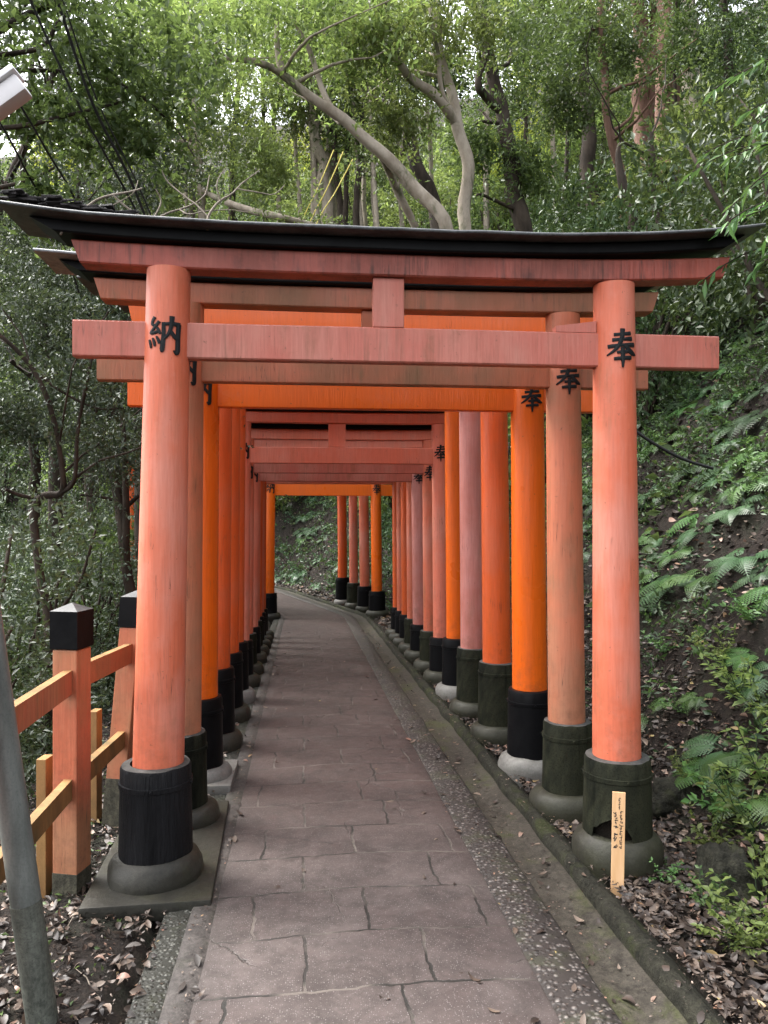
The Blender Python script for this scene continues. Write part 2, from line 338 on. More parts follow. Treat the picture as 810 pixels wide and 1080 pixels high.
class MB:
    def __init__(s): s.V = []; s.F = []
    def add(s, V, Fc):
        o = len(s.V); s.V += [tuple(v) for v in V]; s.F += [[i + o for i in f] for f in Fc]
    def box(s, x0, x1, y0, y1, z0, z1, ch=0.0, mat=None):
        bm = bmesh.new()
        bmesh.ops.create_cube(bm, size=1)
        for v in bm.verts:
            v.co = Vector(((x0 + x1) / 2 + v.co.x * (x1 - x0), (y0 + y1) / 2 + v.co.y * (y1 - y0), (z0 + z1) / 2 + v.co.z * (z1 - z0)))
        if ch: bmesh.ops.bevel(bm, geom=list(bm.edges), offset=ch, segments=2, affect='EDGES', profile=0.6)
        if mat is not None: bm.transform(mat)
        bm.verts.index_update()
        s.add([v.co for v in bm.verts], [[v.index for v in f.verts] for f in bm.faces]); bm.free()
    def lathe(s, prof, cx=0, cy=0, seg=40, axis=None):
        """prof: (r, z) or (r, z, dx, dy)"""
        V = []; Fc = []
        for p in prof:
            r, z = p[0], p[1]; dx = p[2] if len(p) > 2 else 0; dy = p[3] if len(p) > 3 else 0
            for i in range(seg):
                a = 2 * math.pi * i / seg
                V.append((cx + dx + r * math.cos(a), cy + dy + r * math.sin(a), z))
        n = len(prof)
        for j in range(n - 1):
            for i in range(seg):
                i2 = (i + 1) % seg
                Fc.append([j * seg + i, j * seg + i2, (j + 1) * seg + i2, (j + 1) * seg + i])
        Fc.append(list(range(seg))[::-1]); Fc.append([(n - 1) * seg + i for i in range(seg)])
        s.add(V, Fc)
    def tube(s, pts, rad, seg=8, wob=0.0, rn=None):
        pts = [Vector(p) for p in pts]
        n = len(pts); V = []; Fc = []
        up = Vector((0.123, 0.31, 0.94)).normalized()
        d0 = (pts[1] - pts[0]).normalized()
        u = d0.cross(up)
        if u.length < 0.05: u = d0.cross(Vector((1, 0, 0)))
        u.normalize()
        for j in range(n):
            d = (pts[min(j + 1, n - 1)] - pts[max(j - 1, 0)]).normalized()
            u = (u - d * u.dot(d)).normalized(); vv = d.cross(u)
            r = rad[j] if isinstance(rad, (list, tuple)) else rad
            for i in range(seg):
                a = 2 * math.pi * i / seg
                rr = r * (1 + (wob * noise.noise(pts[j] * 2.3 + Vector((i * 1.7, 0, 0))) if wob else 0))
                V.append(pts[j] + u * math.cos(a) * rr + vv * math.sin(a) * rr)
        for j in range(n - 1):
            for i in range(seg):
                i2 = (i + 1) % seg
                Fc.append([j * seg + i, j * seg + i2, (j + 1) * seg + i2, (j + 1) * seg + i])
        Fc.append(list(range(seg))[::-1]); Fc.append([(n - 1) * seg + i for i in range(seg)])
        s.add(V, Fc)
    def build(s, name, m, parent=None, smooth=False, angle=None):
        me = pymesh(name, s.V, s.F)
        o = link(name, me, m, parent)
        if smooth:
            me.shade_smooth()
            me.set_sharp_from_angle(angle=R(angle or 40))
        return o

# ------------------------------------------------------------------ the spine of the path and the terrain
def heading(s):
    if s < 13.6: return 0.0
    if s < 15.0: return R(16) * (s - 13.6) / 1.4
    if s < 19: return R(16)
    if s < 26: return R(16) + R(54) * (s - 19) / 7
    return R(70)
SP = []
x, y, s = 0.0, -12.0, -12.0
while s < 75:
    SP.append((x, y, s, heading(s)))
    h = heading(s + 0.125); x -= math.sin(h) * 0.25; y += math.cos(h) * 0.25; s += 0.25
SPa = np.array(SP)
def sd_of(X, Y):
    """arrays -> path coordinate s and signed distance d (right positive)"""
    X = np.atleast_1d(np.asarray(X, float)); Y = np.atleast_1d(np.asarray(Y, float))
    S = np.zeros_like(X); D = np.zeros_like(X)
    for i0 in range(0, len(X), 4000):
        xs, ys = X[i0:i0 + 4000, None], Y[i0:i0 + 4000, None]
        dd = (xs - SPa[None, :, 0]) ** 2 + (ys - SPa[None, :, 1]) ** 2
        k = dd.argmin(1); q = SPa[k]
        tx, ty = -np.sin(q[:, 3]), np.cos(q[:, 3]); rx, ry = np.cos(q[:, 3]), np.sin(q[:, 3])
        ex, ey = xs[:, 0] - q[:, 0], ys[:, 0] - q[:, 1]
        S[i0:i0 + 4000] = q[:, 2] + ex * tx + ey * ty
        d = ex * rx + ey * ry
        far = np.sqrt(dd.min(1))
        D[i0:i0 + 4000] = np.where(np.abs(d) < far * 0.8, np.sign(d) * far, d)
    return S, D
def zp(s): return -0.03 * (np.clip(s, -6, 15.0) - 3.3)
def from_sd(s, d):
    i = min(max(int((s + 12) / 0.25), 0), len(SP) - 2)
    a = SP[i]; e = s - a[2]
    h = a[3]
    return (a[0] - math.sin(h) * e + math.cos(h) * d, a[1] + math.cos(h) * e + math.sin(h) * d)
def fbm(x, y, f):
    return noise.fractal(Vector((x * f, y * f, 1.7)), 0.8, 2.1, 4)
def terrain(X, Y):
    S, D = sd_of(X, Y)
    X = np.atleast_1d(X); Y = np.atleast_1d(Y)
    Z = zp(S)
    u = np.clip(D - 1.72, 0, None)
    rise = np.where(u < 0.35, 1.6 * u * u / 0.7, 1.6 * 0.175 + 1.22 * (u - 0.35))
    rise = np.where(u > 5, 1.6 * 0.175 + 1.22 * 4.65 + 0.82 * (u - 5), rise)
    rise = np.where(u > 45, 1.6 * 0.175 + 1.22 * 4.65 + 0.82 * 40 + 0.2 * (u - 45), rise)
    v = np.clip(-D - 0.55, 0, None)
    fall = -0.06 * np.clip(v, 0, 0.7) - 0.5 * np.clip(v - 0.7, 0, 6.5) + 0.28 * np.clip(v - 16, 0, 40)
    Z = Z + rise + fall
    out = np.empty_like(Z)
    for i in range(len(Z)):
        x, y = float(X[i]), float(Y[i])
        if -0.56 < D[i] < 1.26: out[i] = Z[i] - 0.09
        else:
            amp = min(1.0, u[i] / 0.8) * 0.13 + min(1.0, v[i] / 1.5) * 0.10
            far = min(1.0, max(u[i], v[i]) / 12)
            nz = noise.fractal(Vector((x * 1.3, y * 1.3, 3.1)), 0.8, 2.1, 4)
            n2 = noise.noise(Vector((x * 7, y * 7, 1))) * 0.35
            lip = -0.025 if D[i] > 0 else -0.01
            if D[i] > 0 and u[i] <= 0:
                pass
            out[i] = Z[i] + (0 if D[i] < 0 else 0.0) + lip + amp * (nz + n2) + far * 0.9 * noise.noise(Vector((x * 0.16, y * 0.16, 9))) + 0.012 * n2 / 0.35
    return out
def gz(x, y): return float(terrain(np.array([x]), np.array([y]))[0])

def spaced(lo, hi, dense_lo, dense_hi, step, grow=1.16):
    a = list(np.arange(dense_lo, dense_hi + 1e-6, step))
    st = step; p = a[-1]
    while p < hi: st *= grow; p += st; a.append(p)
    st = step; p = a[0]
    while p > lo: st *= grow; p -= st; a.insert(0, p)
    return a
xs = spaced(-60, 60, -2.0, 3.6, 0.06, 1.10)
ys = list(np.arange(-7, 1, 0.4)) + list(np.arange(1, 8, 0.06)) + list(np.arange(8, 24, 0.14)) + list(24 + np.cumsum(0.14 * 1.08 ** np.arange(1, 48)))
GX, GY = np.meshgrid(np.array(xs), np.array(ys))
gzv = terrain(GX.ravel(), GY.ravel())
nx, ny = len(xs), len(ys)
idx = np.arange(nx * ny).reshape(ny, nx)
q = np.stack([idx[:-1, :-1], idx[:-1, 1:], idx[1:, 1:], idx[1:, :-1]], -1).reshape(-1, 4)
me = npmesh('ground', np.stack([GX.ravel(), GY.ravel(), gzv], 1), q, quads=True)
ground = link('ground', me, M['soil'], smooth=True); tag(ground, kind='structure')

def sweep(name, prof, mat_, s0=-5.0, s1=34.0, wob=0.0, step=0.125):
    V = []; Fc = []; UV = []
    ss = np.arange(s0, s1, step); n = len(prof)
    for s_ in ss:
        for j, (d, z) in enumerate(prof):
            dj = d + wob * noise.noise(Vector((s_ * 3.1, d * 5, 0)))
            x, y = from_sd(s_, dj)
            V.append((x, y, float(zp(s_)) + z + wob * 0.5 * noise.noise(Vector((s_ * 2.3, d * 6, 5))))); UV.append((dj, s_))
    for i in range(len(ss) - 1):
        for j in range(n - 1):
            Fc.append([i * n + j, i * n + j + 1, (i + 1) * n + j + 1, (i + 1) * n + j])
    me = pymesh(name, V, Fc)
    uvl = me.uv_layers.new(name='UVMap')
    for l in me.loops: uvl.data[l.index].uv = UV[l.vertex_index]
    me.materials.append(mat_); me.shade_smooth(); me.set_sharp_from_angle(angle=R(50))
    return tag(link(name, me, None), kind='structure')
sweep('path', [(-0.335, -0.08), (-0.33, -0.004), (-0.32, 0)] + [(-0.32 + 0.105 * i, 0.012 * math.sin(math.pi * i / 10)) for i in range(1, 10)] + [(0.735, 0.0), (0.745, -0.006), (0.75, -0.08)], M['pave'], wob=0.006)
sweep('path_edging', [(0.735, -0.012), (0.748, -0.003), (0.76, 0.003), (0.84, 0.006), (0.915, 0.0), (0.928, -0.012), (0.937, -0.048), (0.94, -0.08)], M['aggregate'], wob=0.012)
sweep('gutter', [(0.925, -0.05), (0.98, -0.045), (1.03, -0.055), (1.08, -0.045), (1.135, -0.035)], M['gutter'], wob=0.012)
sweep('kerb', [(1.128, -0.09), (1.132, -0.012), (1.138, 0.006), (1.150, 0.014), (1.168, 0.017), (1.186, 0.015), (1.20, 0.008), (1.215, -0.006), (1.235, -0.02), (1.255, -0.035), (1.262, -0.09)], M['kerb'], wob=0.016, step=0.03)
sweep('path_border_strip', [(-0.425, -0.08), (-0.422, -0.006), (-0.415, 0.0), (-0.345, 0.0), (-0.335, -0.006), (-0.31, -0.010)], M['strip'], wob=0.006)
sweep('pebble_border_strip', [(-0.53, -0.08), (-0.525, -0.02), (-0.51, -0.012), (-0.435, -0.010), (-0.41, -0.016)], M['aggregate_moss'], s1=14, wob=0.012)

# ------------------------------------------------------------------ brush-stroke characters
HO = [[(.22, .86, .06), (.50, .875, .05), (.80, .91, .075)],
      [(.17, .71, .065), (.50, .73, .05), (.85, .765, .08)],
      [(.03, .53, .07), (.5, .565, .055), (.97, .60, .085)],
      [(.50, 1.03, .085), (.49, .80, .075), (.42, .60, .075), (.26, .42, .06), (.00, .28, .02)],
      [(.56, .60, .05), (.68, .46, .075), (.84, .36, .10), (1.03, .31, .03)],
      [(.32, .36, .05), (.68, .39, .065)],
      [(.22, .18, .055), (.80, .22, .075)],
      [(.50, .50, .07), (.505, .20, .07), (.50, -.06, .03)]]
NO = [[(.22, 1.02, .06), (.08, .83, .05), (.26, .79, .045)],
      [(.37, .90, .06), (.20, .72, .05), (.04, .58, .05), (.20, .60, .05), (.37, .64, .06)],
      [(.30, .74, .04), (.38, .62, .06), (.40, .56, .03)],
      [(.03, .42, .03), (.08, .32, .055), (.10, .20, .03)],
      [(.16, .46, .03), (.22, .34, .055), (.24, .24, .03)],
      [(.29, .50, .03), (.37, .38, .06), (.38, .30, .03)],
      [(.50, .87, .06), (.51, .5, .07), (.47, .12, .085), (.42, .10, .03)],
      [(.48, .82, .05), (.72, .85, .055), (.99, .83, .08)],
      [(.95, .84, .08), (.93, .5, .075), (.93, .12, .08), (.90, .04, .06), (.80, .14, .02)],
      [(.74, 1.04, .085), (.73, .80, .07), (.67, .58, .06), (.52, .42, .03)],
      [(.70, .66, .045), (.80, .52, .07), (.92, .43, .05)]]
def glyph(name, strokes, w_, h_, z0, radf, ang0, cxf, parent, th=0.0035):
    """strokes wrapped on a pillar: radf(z)->radius, cxf(z)->(cx, cy); ang0 = facing angle of the middle"""
    mb = MB()
    for si, st in enumerate(strokes):
        # resample
        P = []
        for i in range(len(st) - 1):
            a, b = st[i], st[i + 1]
            m = max(3, int(12 * math.hypot(b[0] - a[0], b[1] - a[1]) + 1))
            for k_ in range(m):
                t = k_ / m; P.append([a[j] + (b[j] - a[j]) * t for j in range(3)])
        P.append(list(st[-1]))
        for _ in range(2):
            Q = [P[0]] + [[(P[i - 1][j] + 2 * P[i][j] + P[i + 1][j]) / 4 for j in range(3)] for i in range(1, len(P) - 1)] + [P[-1]]
            P = Q
        n = len(P); V = []; Fc = []
        for i, (x_, y_, wd) in enumerate(P):
            a, b = P[max(i - 1, 0)], P[min(i + 1, n - 1)]
            dx, dy = (b[0] - a[0]) * w_, (b[1] - a[1]) * h_
            L = math.hypot(dx, dy) or 1; nx_, ny_ = -dy / L, dx / L
            hw = wd * 0.5 * 1.55 * h_
            for sgn, t_ in ((1, 0), (1, 1), (0, 1.35), (-1, 1), (-1, 0)):
                X_ = (x_ - 0.5) * w_ + nx_ * hw * sgn; Z_ = z0 + y_ * h_ + ny_ * hw * sgn
                r = radf(Z_) + (-0.002 if t_ == 0 else th * t_ + 0.0004 * si); c = cxf(Z_)
                an = ang0 + X_ / radf(Z_)
                V.append((c[0] + r * math.cos(an), c[1] + r * math.sin(an), Z_))
        for i in range(n - 1):
            for j in range(4):
                Fc.append([i * 5 + j, i * 5 + j + 1, (i + 1) * 5 + j + 1, (i + 1) * 5 + j])
        Fc.append([0, 1, 2, 3, 4]); Fc.append([(n - 1) * 5 + j for j in (4, 3, 2, 1, 0)])
        mb.add(V, Fc)
    return mb.build(name, M['kanji'], parent)

# ------------------------------------------------------------------ beams
def beam(x0, x1, yc, th, z0, z1, sori=0.0, cut=0.0, xm=0.4, ch=0.006, seg=28, half=None):
    """beam along x with upswept ends (sori), undercut ends (cut)"""
    half = half or (x1 - x0) / 2
    V = []; Fc = []
    hy = th / 2
    prof = [(-hy, z0 + ch), (-hy + ch, z0), (hy - ch, z0), (hy, z0 + ch), (hy, z1 - ch), (hy - ch, z1), (-hy + ch, z1), (-hy, z1 - ch)]
    n = len(prof)
    for i in range(seg + 1):
        t = i / seg
        for (yy, zz) in prof:
            f = (zz - z0) / (z1 - z0)
            a = x0 + cut * (1 - f); b = x1 - cut * (1 - f)
            x_ = a + (b - a) * t
            V.append((x_, yc + yy, zz + sori * (abs((x_ - xm)) / half) ** 3.2 + 0.0015 * noise.noise(Vector((x_ * 2, zz * 9, yc)))))
    for i in range(seg):
        for j in range(n):
            j2 = (j + 1) % n
            Fc.append([i * n + j, (i + 1) * n + j, (i + 1) * n + j2, i * n + j2])
    Fc.append(list(range(n))); Fc.append([seg * n + j for j in range(n)][::-1])
    return V, Fc
def beam_obj(name, mat_, parent, *a, **k):
    mb = MB(); mb.add(*beam(*a, **k)); return mb.build(name, mat_, parent, True, 25)

# ------------------------------------------------------------------ gates
def make_gate(label, X0, Y0, hd, zg, g):
    """X0,Y0: point of the path spine at the gate; hd heading; everything in the gate's own frame"""
    root = empty('torii_gate', (X0, Y0, zg), hd)
    tag(root, label, 'torii gate', 'vermilion gates spanning the path')
    def loc(z): return z - zg
    nk0, nk1, l0, l1 = map(loc, (g['nk'][0] + CAMZ, g['nk'][1] + CAMZ, g['li'][0] + CAMZ, g['li'][1] + CAMZ))
    for side in (1, -1):
        xb = (g.get('xr', 1.375) if side > 0 else g.get('xl', -0.605))
        xt = xb - side * g.get('lean', 0.03) * (0.4 if side > 0 and g.get('first') else 1.3 if g.get('first') else 1)
        ztop = l0 + 0.004
        rb, rt = g.get('rb', 0.1), g.get('rt', 0.09)
        sz = loc(g['sl_r'] if side > 0 else g.get('sl_l', g['sl_r']))
        rs = g.get('rs', 0.14)
        colr = g['pillar'] if side > 0 else g.get('pillar_l', g['pillar'])
        def cx(z, xb=xb, xt=xt, ztop=ztop): return (xb + (xt - xb) * z / ztop, 0.0)
        def rad(z, rb=rb, rt=rt, ztop=ztop): return rb + (rt - rb) * z / ztop
        mb = MB(); pr = []
        N = 16
        for i in range(N + 1):
            z = (sz - 0.02) + (ztop - sz + 0.02) * i / N
            pr.append((rad(z) * (1 + 0.006 * noise.noise(Vector((z * 2, X0 + side * 3, Y0)))), z, cx(z)[0] - xb, 0))
        mb.lathe(pr, xb, 0, 44)
        pil = mb.build('pillar', M[colr], root, True)
        if side > 0 and g.get('plabel_r'): pil['label'] = g['plabel_r']
        # sleeve
        zf = g.get('foot_h', 0.10)
        sm = g['sl_mat_r'] if side > 0 else g.get('sl_mat_l', g['sl_mat_r'])
        mb = MB(); seg = 56; V = []; Fc = []
        notch = g.get('notch') and side > 0
        rows = [(rs * 1.05, zf - 0.06), (rs * 1.045, zf + 0.02), (rs * 1.03, zf + 0.10), (rs * 1.01, sz - 0.12), (rs, sz - 0.012), (rs - 0.006, sz), (rb + 0.012, sz + 0.002), (rb - 0.004, sz + 0.004)]
        for j, (r_, z_) in enumerate(rows):
            for i in range(seg):
                a = 2 * math.pi * i / seg; zz = z_
                if j == 5: zz += 0.004 * noise.noise(Vector((math.cos(a) * 3, math.sin(a) * 3, Y0)))
                if notch and j <= 2:
                    da = abs((a - R(238) + math.pi) % (2 * math.pi) - math.pi)
                    if da < 0.62: zz = max(zz, zf + 0.10 - 0.07 * (da / 0.62) ** 1.5 + 0.02 * noise.noise(Vector((i * 1.3, 0, 0))) - (2 - j) * 0.002)
                V.append((xb + r_ * math.cos(a), r_ * math.sin(a), zz))
        for j in range(len(rows) - 1):
            for i in range(seg):
                i2 = (i + 1) % seg; Fc.append([j * seg + i, j * seg + i2, (j + 1) * seg + i2, (j + 1) * seg + i])
        mb.add(V, Fc)
        slv = mb.build('sleeve', [M[sm], M['rim']], pil, True, 35)
        for p in slv.data.polygons:
            if p.index >= (len(rows) - 3) * seg and sm != 'black_paint': p.material_index = 1
        if notch:
            mb = MB(); mb.lathe([(rs * 0.86, zf - 0.06), (rs * 0.84, zf + 0.16)], xb, 0, 24); mb.build('rotten_core', M['rot'], pil, True)
        zb = sz - 0.075
        mb = MB(); mb.lathe([(rs * 1.012 + 0.002, zb - 0.011), (rs * 1.012 + 0.0045, zb - 0.009), (rs * 1.012 + 0.0045, zb + 0.009), (rs * 1.012 + 0.001, zb + 0.011)], xb, 0, 44)
        for a in (-95, -20, 75, 160):
            aa = R(a + (8 if side < 0 else 0)); p = Vector((xb + math.cos(aa) * (rs * 1.012 + 0.003), math.sin(aa) * (rs * 1.012 + 0.003), zb))
            mb.tube([p, p + Vector((math.cos(aa), math.sin(aa), 0)) * 0.008], [0.007, 0.005], 8)
        mb.build('sleeve_band', M[sm], pil, True)
        # footing stone
        fr = g.get('foot_r', 0.19); fm = g['ft_mat_r'] if side > 0 else g.get('ft_mat_l', g['ft_mat_r'])
        z_lo = -0.10
        mb = MB(); mb.lathe([(fr * 0.98, z_lo), (fr * 1.0, 0.005), (fr * 1.02, zf * 0.3), (fr * 0.99, zf * 0.6), (fr * 0.91, zf * 0.87), (fr * 0.80, zf), (rs * 1.02, zf + 0.004)], xb, 0, 44)
        mb.V = [(v[0] + (v[0] - xb) * .05 * noise.noise(Vector((v[0] * 9, v[1] * 9, v[2] * 14 + Y0))), v[1] * (1 + .05 * noise.noise(Vector((v[0] * 9, v[1] * 9, v[2] * 14 + Y0)))), v[2] + .006 * noise.noise(Vector((v[0] * 14, v[1] * 14, Y0)))) for v in mb.V]
        mb.build('footing_stone', M[fm], pil, True, 60)
        if g.get('kanji', True):
            ks = g.get('ksize', 0.152); kz = (nk0 + nk1) / 2 - ks * 0.5 + g.get('kdz', 0.0)
            glyph('lettering', HO if side > 0 else NO, ks * 0.86, ks, kz, rad, R(-90), cx, pil)
    a0, a1 = g.get('nx', (-1.0, 1.8))
    tb = beam_obj('tie_beam', M[g['beam']], root, a0, a1, 0, 0.062, nk0, nk1, 0.0, 0.0)
    if g.get('wedge'):
        mb = MB(); t = nk1 + 0.002
        for (xa, xb2) in ((1.27, 1.09), (-0.47, -0.30)):
            x_a, x_b = sorted((xa, xb2)); hi = 0.05
            za = hi if xa == x_a else 0.025; zb_ = 0.025 if xa == x_a else hi
            V = [(x_a, -0.026, t), (x_b, -0.026, t), (x_b, 0.026, t), (x_a, 0.026, t), (x_a, -0.026, t + za), (x_b, -0.026, t + zb_), (x_b, 0.026, t + zb_), (x_a, 0.026, t + za)]
            m1 = MB(); m1.add(V, [[0, 3, 2, 1], [4, 5, 6, 7], [0, 1, 5, 4], [1, 2, 6, 5], [2, 3, 7, 6], [3, 0, 4, 7]])
            if xa > 0: m1.build('wedge', M[g['beam']], tb)
    xm = 0.24
    li = g.get('lx', (-1.0, 1.85)); so_ = g.get('sori', 0.035)
    beam_obj('lower_lintel', M[g['lintel']], root, li[0], li[1], 0, 0.105, l0, l1, so_ * 0.6, 0.035, xm=xm, half=1.5)
    hb = g.get('hb', 0.05)
    beam_obj('upper_lintel', M['black_paint'], root, li[0] - 0.15, li[1] + 0.05, 0, 0.19, l1 + 0.002, l1 + hb, so_, 0.10, xm=xm, half=1.5)
    cp = beam_obj('roof_cap', M[g.get('cap', 'metal_grey')], root, li[0] - 0.24, li[1] + 0.09, 0, 0.35, l1 + hb + 0.003, l1 + hb + 0.016, so_, 0.0, xm=xm, half=1.5, ch=0.004)
    for v in cp.data.vertices:
        v.co.z += 0.004 * noise.noise(Vector((v.co.x * 5, v.co.y * 6, Y0))); v.co.y += 0.006 * noise.noise(Vector((v.co.x * 8, 2, Y0)))
    # ridge on the cap
    beam_obj('ridge', M['metal_black'], cp, li[0] - 0.22, li[1] + 0.07, 0.01, 0.22, l1 + hb + 0.0175, l1 + hb + 0.030, so_, 0.0, xm=xm, half=1.5, ch=0.005)
    if g.get('strut', True):
        mb = MB(); wd = g.get('strut_w', 0.066); sx = g.get('strut_x', 0.36)
        mb.box(sx - wd, sx + wd, -0.028, 0.028, nk1 + 0.0015, l0 - 0.0015, 0.004)
        mb.build('strut', M[g['beam']], root)
    return root

G = [
 dict(first=True, Y=3.26, nk=(.652, .800), li=(1.012, 1.105), hb=.05, pillar='salmon', beam='salmon_beam', lintel='red_stain', sl_r=.45, sl_l=.484, rb=.107, rt=.088, rs=.142,
      sl_mat_r='black_moss', sl_mat_l='char', ft_mat_r='stone_moss', nx=(-.93, 1.83), lx=(-.93, 1.87), wedge=True, notch=True, sori=.052, foot_h=.12, lean=.04,
      label='nearest faded salmon gate, its right pillar on a green sleeve behind the small wooden stake'),
 dict(Y=3.90, nk=(.667, .785), li=(1.045, 1.15), pillar='olive_pillar', beam='olive', lintel='olive', sl_r=.434, rb=.097, rt=.088, rs=.125, lx=(-1.01, 1.85), cap='metal_light',
      sl_mat_r='black_moss', ft_mat_r='stone_moss', kdz=-.015, label='second gate, weathered beige pink with olive algae stained beams'),
 dict(Y=4.56, nk=(.635, .785), li=(1.08, 1.24), pillar='orange', beam='orange', lintel='orange', sl_r=.455, rb=.107, rt=.098, rs=.135, strut_x=.33, hb=.06, sori=.015,
      sl_mat_r='black_paint', ft_mat_r='stone_light', kdz=0.0, label='third gate, freshly painted bright orange with glossy black sleeves'),
 dict(Y=5.35, nk=(.85, .99), li=(1.22, 1.34), pillar='orange_red', beam='orange_red', lintel='orange_red', sl_r=.47, rb=.103, rt=.093, rs=.135,
      sl_mat_r='black_moss', sl_mat_l='black_paint', ft_mat_r='stone_moss', label='fourth gate, orange red, between the bright orange gate and the chalky pink one'),
 dict(Y=6.15, nk=(.93, 1.06), li=(1.28, 1.40), pillar='pink', pillar_l='orange_red', beam='orange_red', lintel='orange_red', sl_r=.435, rb=.098, rt=.095, rs=.130,
      sl_mat_r='black_moss', sl_mat_l='black_paint', ft_mat_r='stone_moss', label='fifth gate, its right pillar faded to chalky lilac pink'),
 dict(Y=6.84, nk=(1.01, 1.14), li=(1.36, 1.48), pillar='orange', pillar_l='orange_red', beam='orange', lintel='orange', sl_r=.405, rb=.085, rt=.078, rs=.125,
      sl_mat_r='black_paint', ft_mat_r='stone_light', label='sixth gate, slim bright orange pillar on pale footing beyond the lilac pink pillar'),
 dict(Y=7.57, nk=(.52, .68), li=(.915, 1.02), pillar='rose', beam='rose', lintel='rose', sl_r=.30, rb=.082, rt=.075, rs=.12, cap='roof_moss', strut_w=.085, strut_x=.33, kdz=.03,
      sl_mat_r='black_paint', ft_mat_r='stone_moss', label='seventh gate, dull rose red with mossy roof and wide strut, first lower gate'),
 dict(Y=8.25, nk=(.463, .58), li=(.82, .93), pillar='salmon', beam='salmon_beam', lintel='rose', sl_r=.265, rb=.075, rt=.07, rs=.115, kdz=-.05,
      sl_mat_r='black_moss', ft_mat_r='stone_moss', label='eighth gate, salmon, right behind the mossy roofed rose red one'),
 dict(Y=9.0, nk=(.41, .53), li=(.80, .90), pillar='pink', pillar_l='rose', beam='salmon_beam', lintel='rose', sl_r=.23, rb=.082, rt=.08, rs=.115,
      sl_mat_r='black_paint', ft_mat_r='stone_moss', label='ninth gate, pale pink pillar, right behind the eighth gate\'s salmon one'),
 dict(Y=9.6, nk=(.50, .60), li=(.88, .98), pillar='salmon', beam='rose', lintel='rose', sl_r=.22, rb=.07, rt=.066, rs=.105, kanji=False,
      sl_mat_r='black_moss', ft_mat_r='stone_moss', label='tenth gate, narrow salmon pillars, fourth before the gap in the row'),
 dict(Y=10.15, nk=(.50, .60), li=(.88, .98), pillar='orange_red', beam='rose', lintel='rose', sl_r=.20, rb=.068, rt=.062, rs=.10, kanji=False,
      sl_mat_r='black_paint', ft_mat_r='stone_moss', label='eleventh gate, orange red, third before the gap in the row'),
 dict(Y=10.65, nk=(.50, .60), li=(.88, .98), pillar='salmon', beam='rose', lintel='rose', sl_r=.19, rb=.07, rt=.064, rs=.10, kanji=False,
      sl_mat_r='black_paint', ft_mat_r='stone_moss', label='twelfth gate, salmon, last but one before the gap in the row'),
 dict(Y=11.15, nk=(.47, .58), li=(.88, .98), pillar='orange_red', beam='rose', lintel='rose', sl_r=.18, rb=.07, rt=.064, rs=.10, kanji=False,
      sl_mat_r='black_paint', ft_mat_r='stone_moss', label='thirteenth gate, orange red, last one before the gap where the path bends'),
 dict(Y=14.0, nk=(.382, .59), li=(.85, .98), pillar='orange', beam='orange', lintel='orange', sl_r=.13, rb=.10, rt=.095, rs=.15, foot_r=.22, kdz=.02, ksize=.19,
      sl_mat_r='black_paint', ft_mat_r='stone_moss', label='bright orange gate standing alone after the gap, first of the far four'),
 dict(Y=14.75, nk=(.50, .64), li=(.88, 1.0), pillar='salmon', beam='rose', lintel='rose', sl_r=.14, rb=.10, rt=.095, rs=.15, kanji=False,
      sl_mat_r='black_paint', ft_mat_r='stone_moss', label='salmon gate right behind the lone bright orange one'),
 dict(Y=15.35, nk=(.50, .64), li=(.88, 1.0), pillar='rose', beam='rose', lintel='rose', sl_r=.15, rb=.09, rt=.085, rs=.14, kanji=False,
      sl_mat_r='black_moss', ft_mat_r='stone_moss', label='dull red gate, last but one before the fern bank'),
 dict(Y=16.05, nk=(.55, .69), li=(.9, 1.03), pillar='orange_red', beam='orange_red', lintel='orange_red', sl_r=.21, rb=.10, rt=.095, rs=.15, kanji=False,
      sl_mat_r='black_paint', ft_mat_r='stone_light', label='farthest gate, orange red, where the path turns left along the fern bank'),
]
for g in G:
    s_ = g['Y']; X0, Y0 = from_sd(s_, 0.0)
    if not g.get('first'): g.setdefault('lean', 0.02 + 0.02 * rnd.random())
    make_gate(g['label'], X0, Y0, heading(s_), float(zp(s_)), g)

# slabs under the left pillars
def slab(x0, x1, y0, y1, top, mat_, label, th=0.07, rz=0):
    mb = MB(); mb.box(-(x1 - x0) / 2, (x1 - x0) / 2, -(y1 - y0) / 2, (y1 - y0) / 2, -th, 0, 0.012)
    o = mb.build('concrete_slab', M[mat_], None, True, 35)
    o.location = ((x0 + x1) / 2, (y0 + y1) / 2, top); o.rotation_euler = (math.atan(-0.03), 0, rz)
    return tag(o, label, 'slab', 'slabs under the left pillars')
slab(-0.86, -0.37, 2.99, 4.14, 0.016, 'stone_moss', 'long mossy slab under the first two left pillars', rz=R(2))
slab(-0.80, -0.40, 4.34, 4.86, 0.00, 'stone_light', 'pale grey slab under the third left pillar')

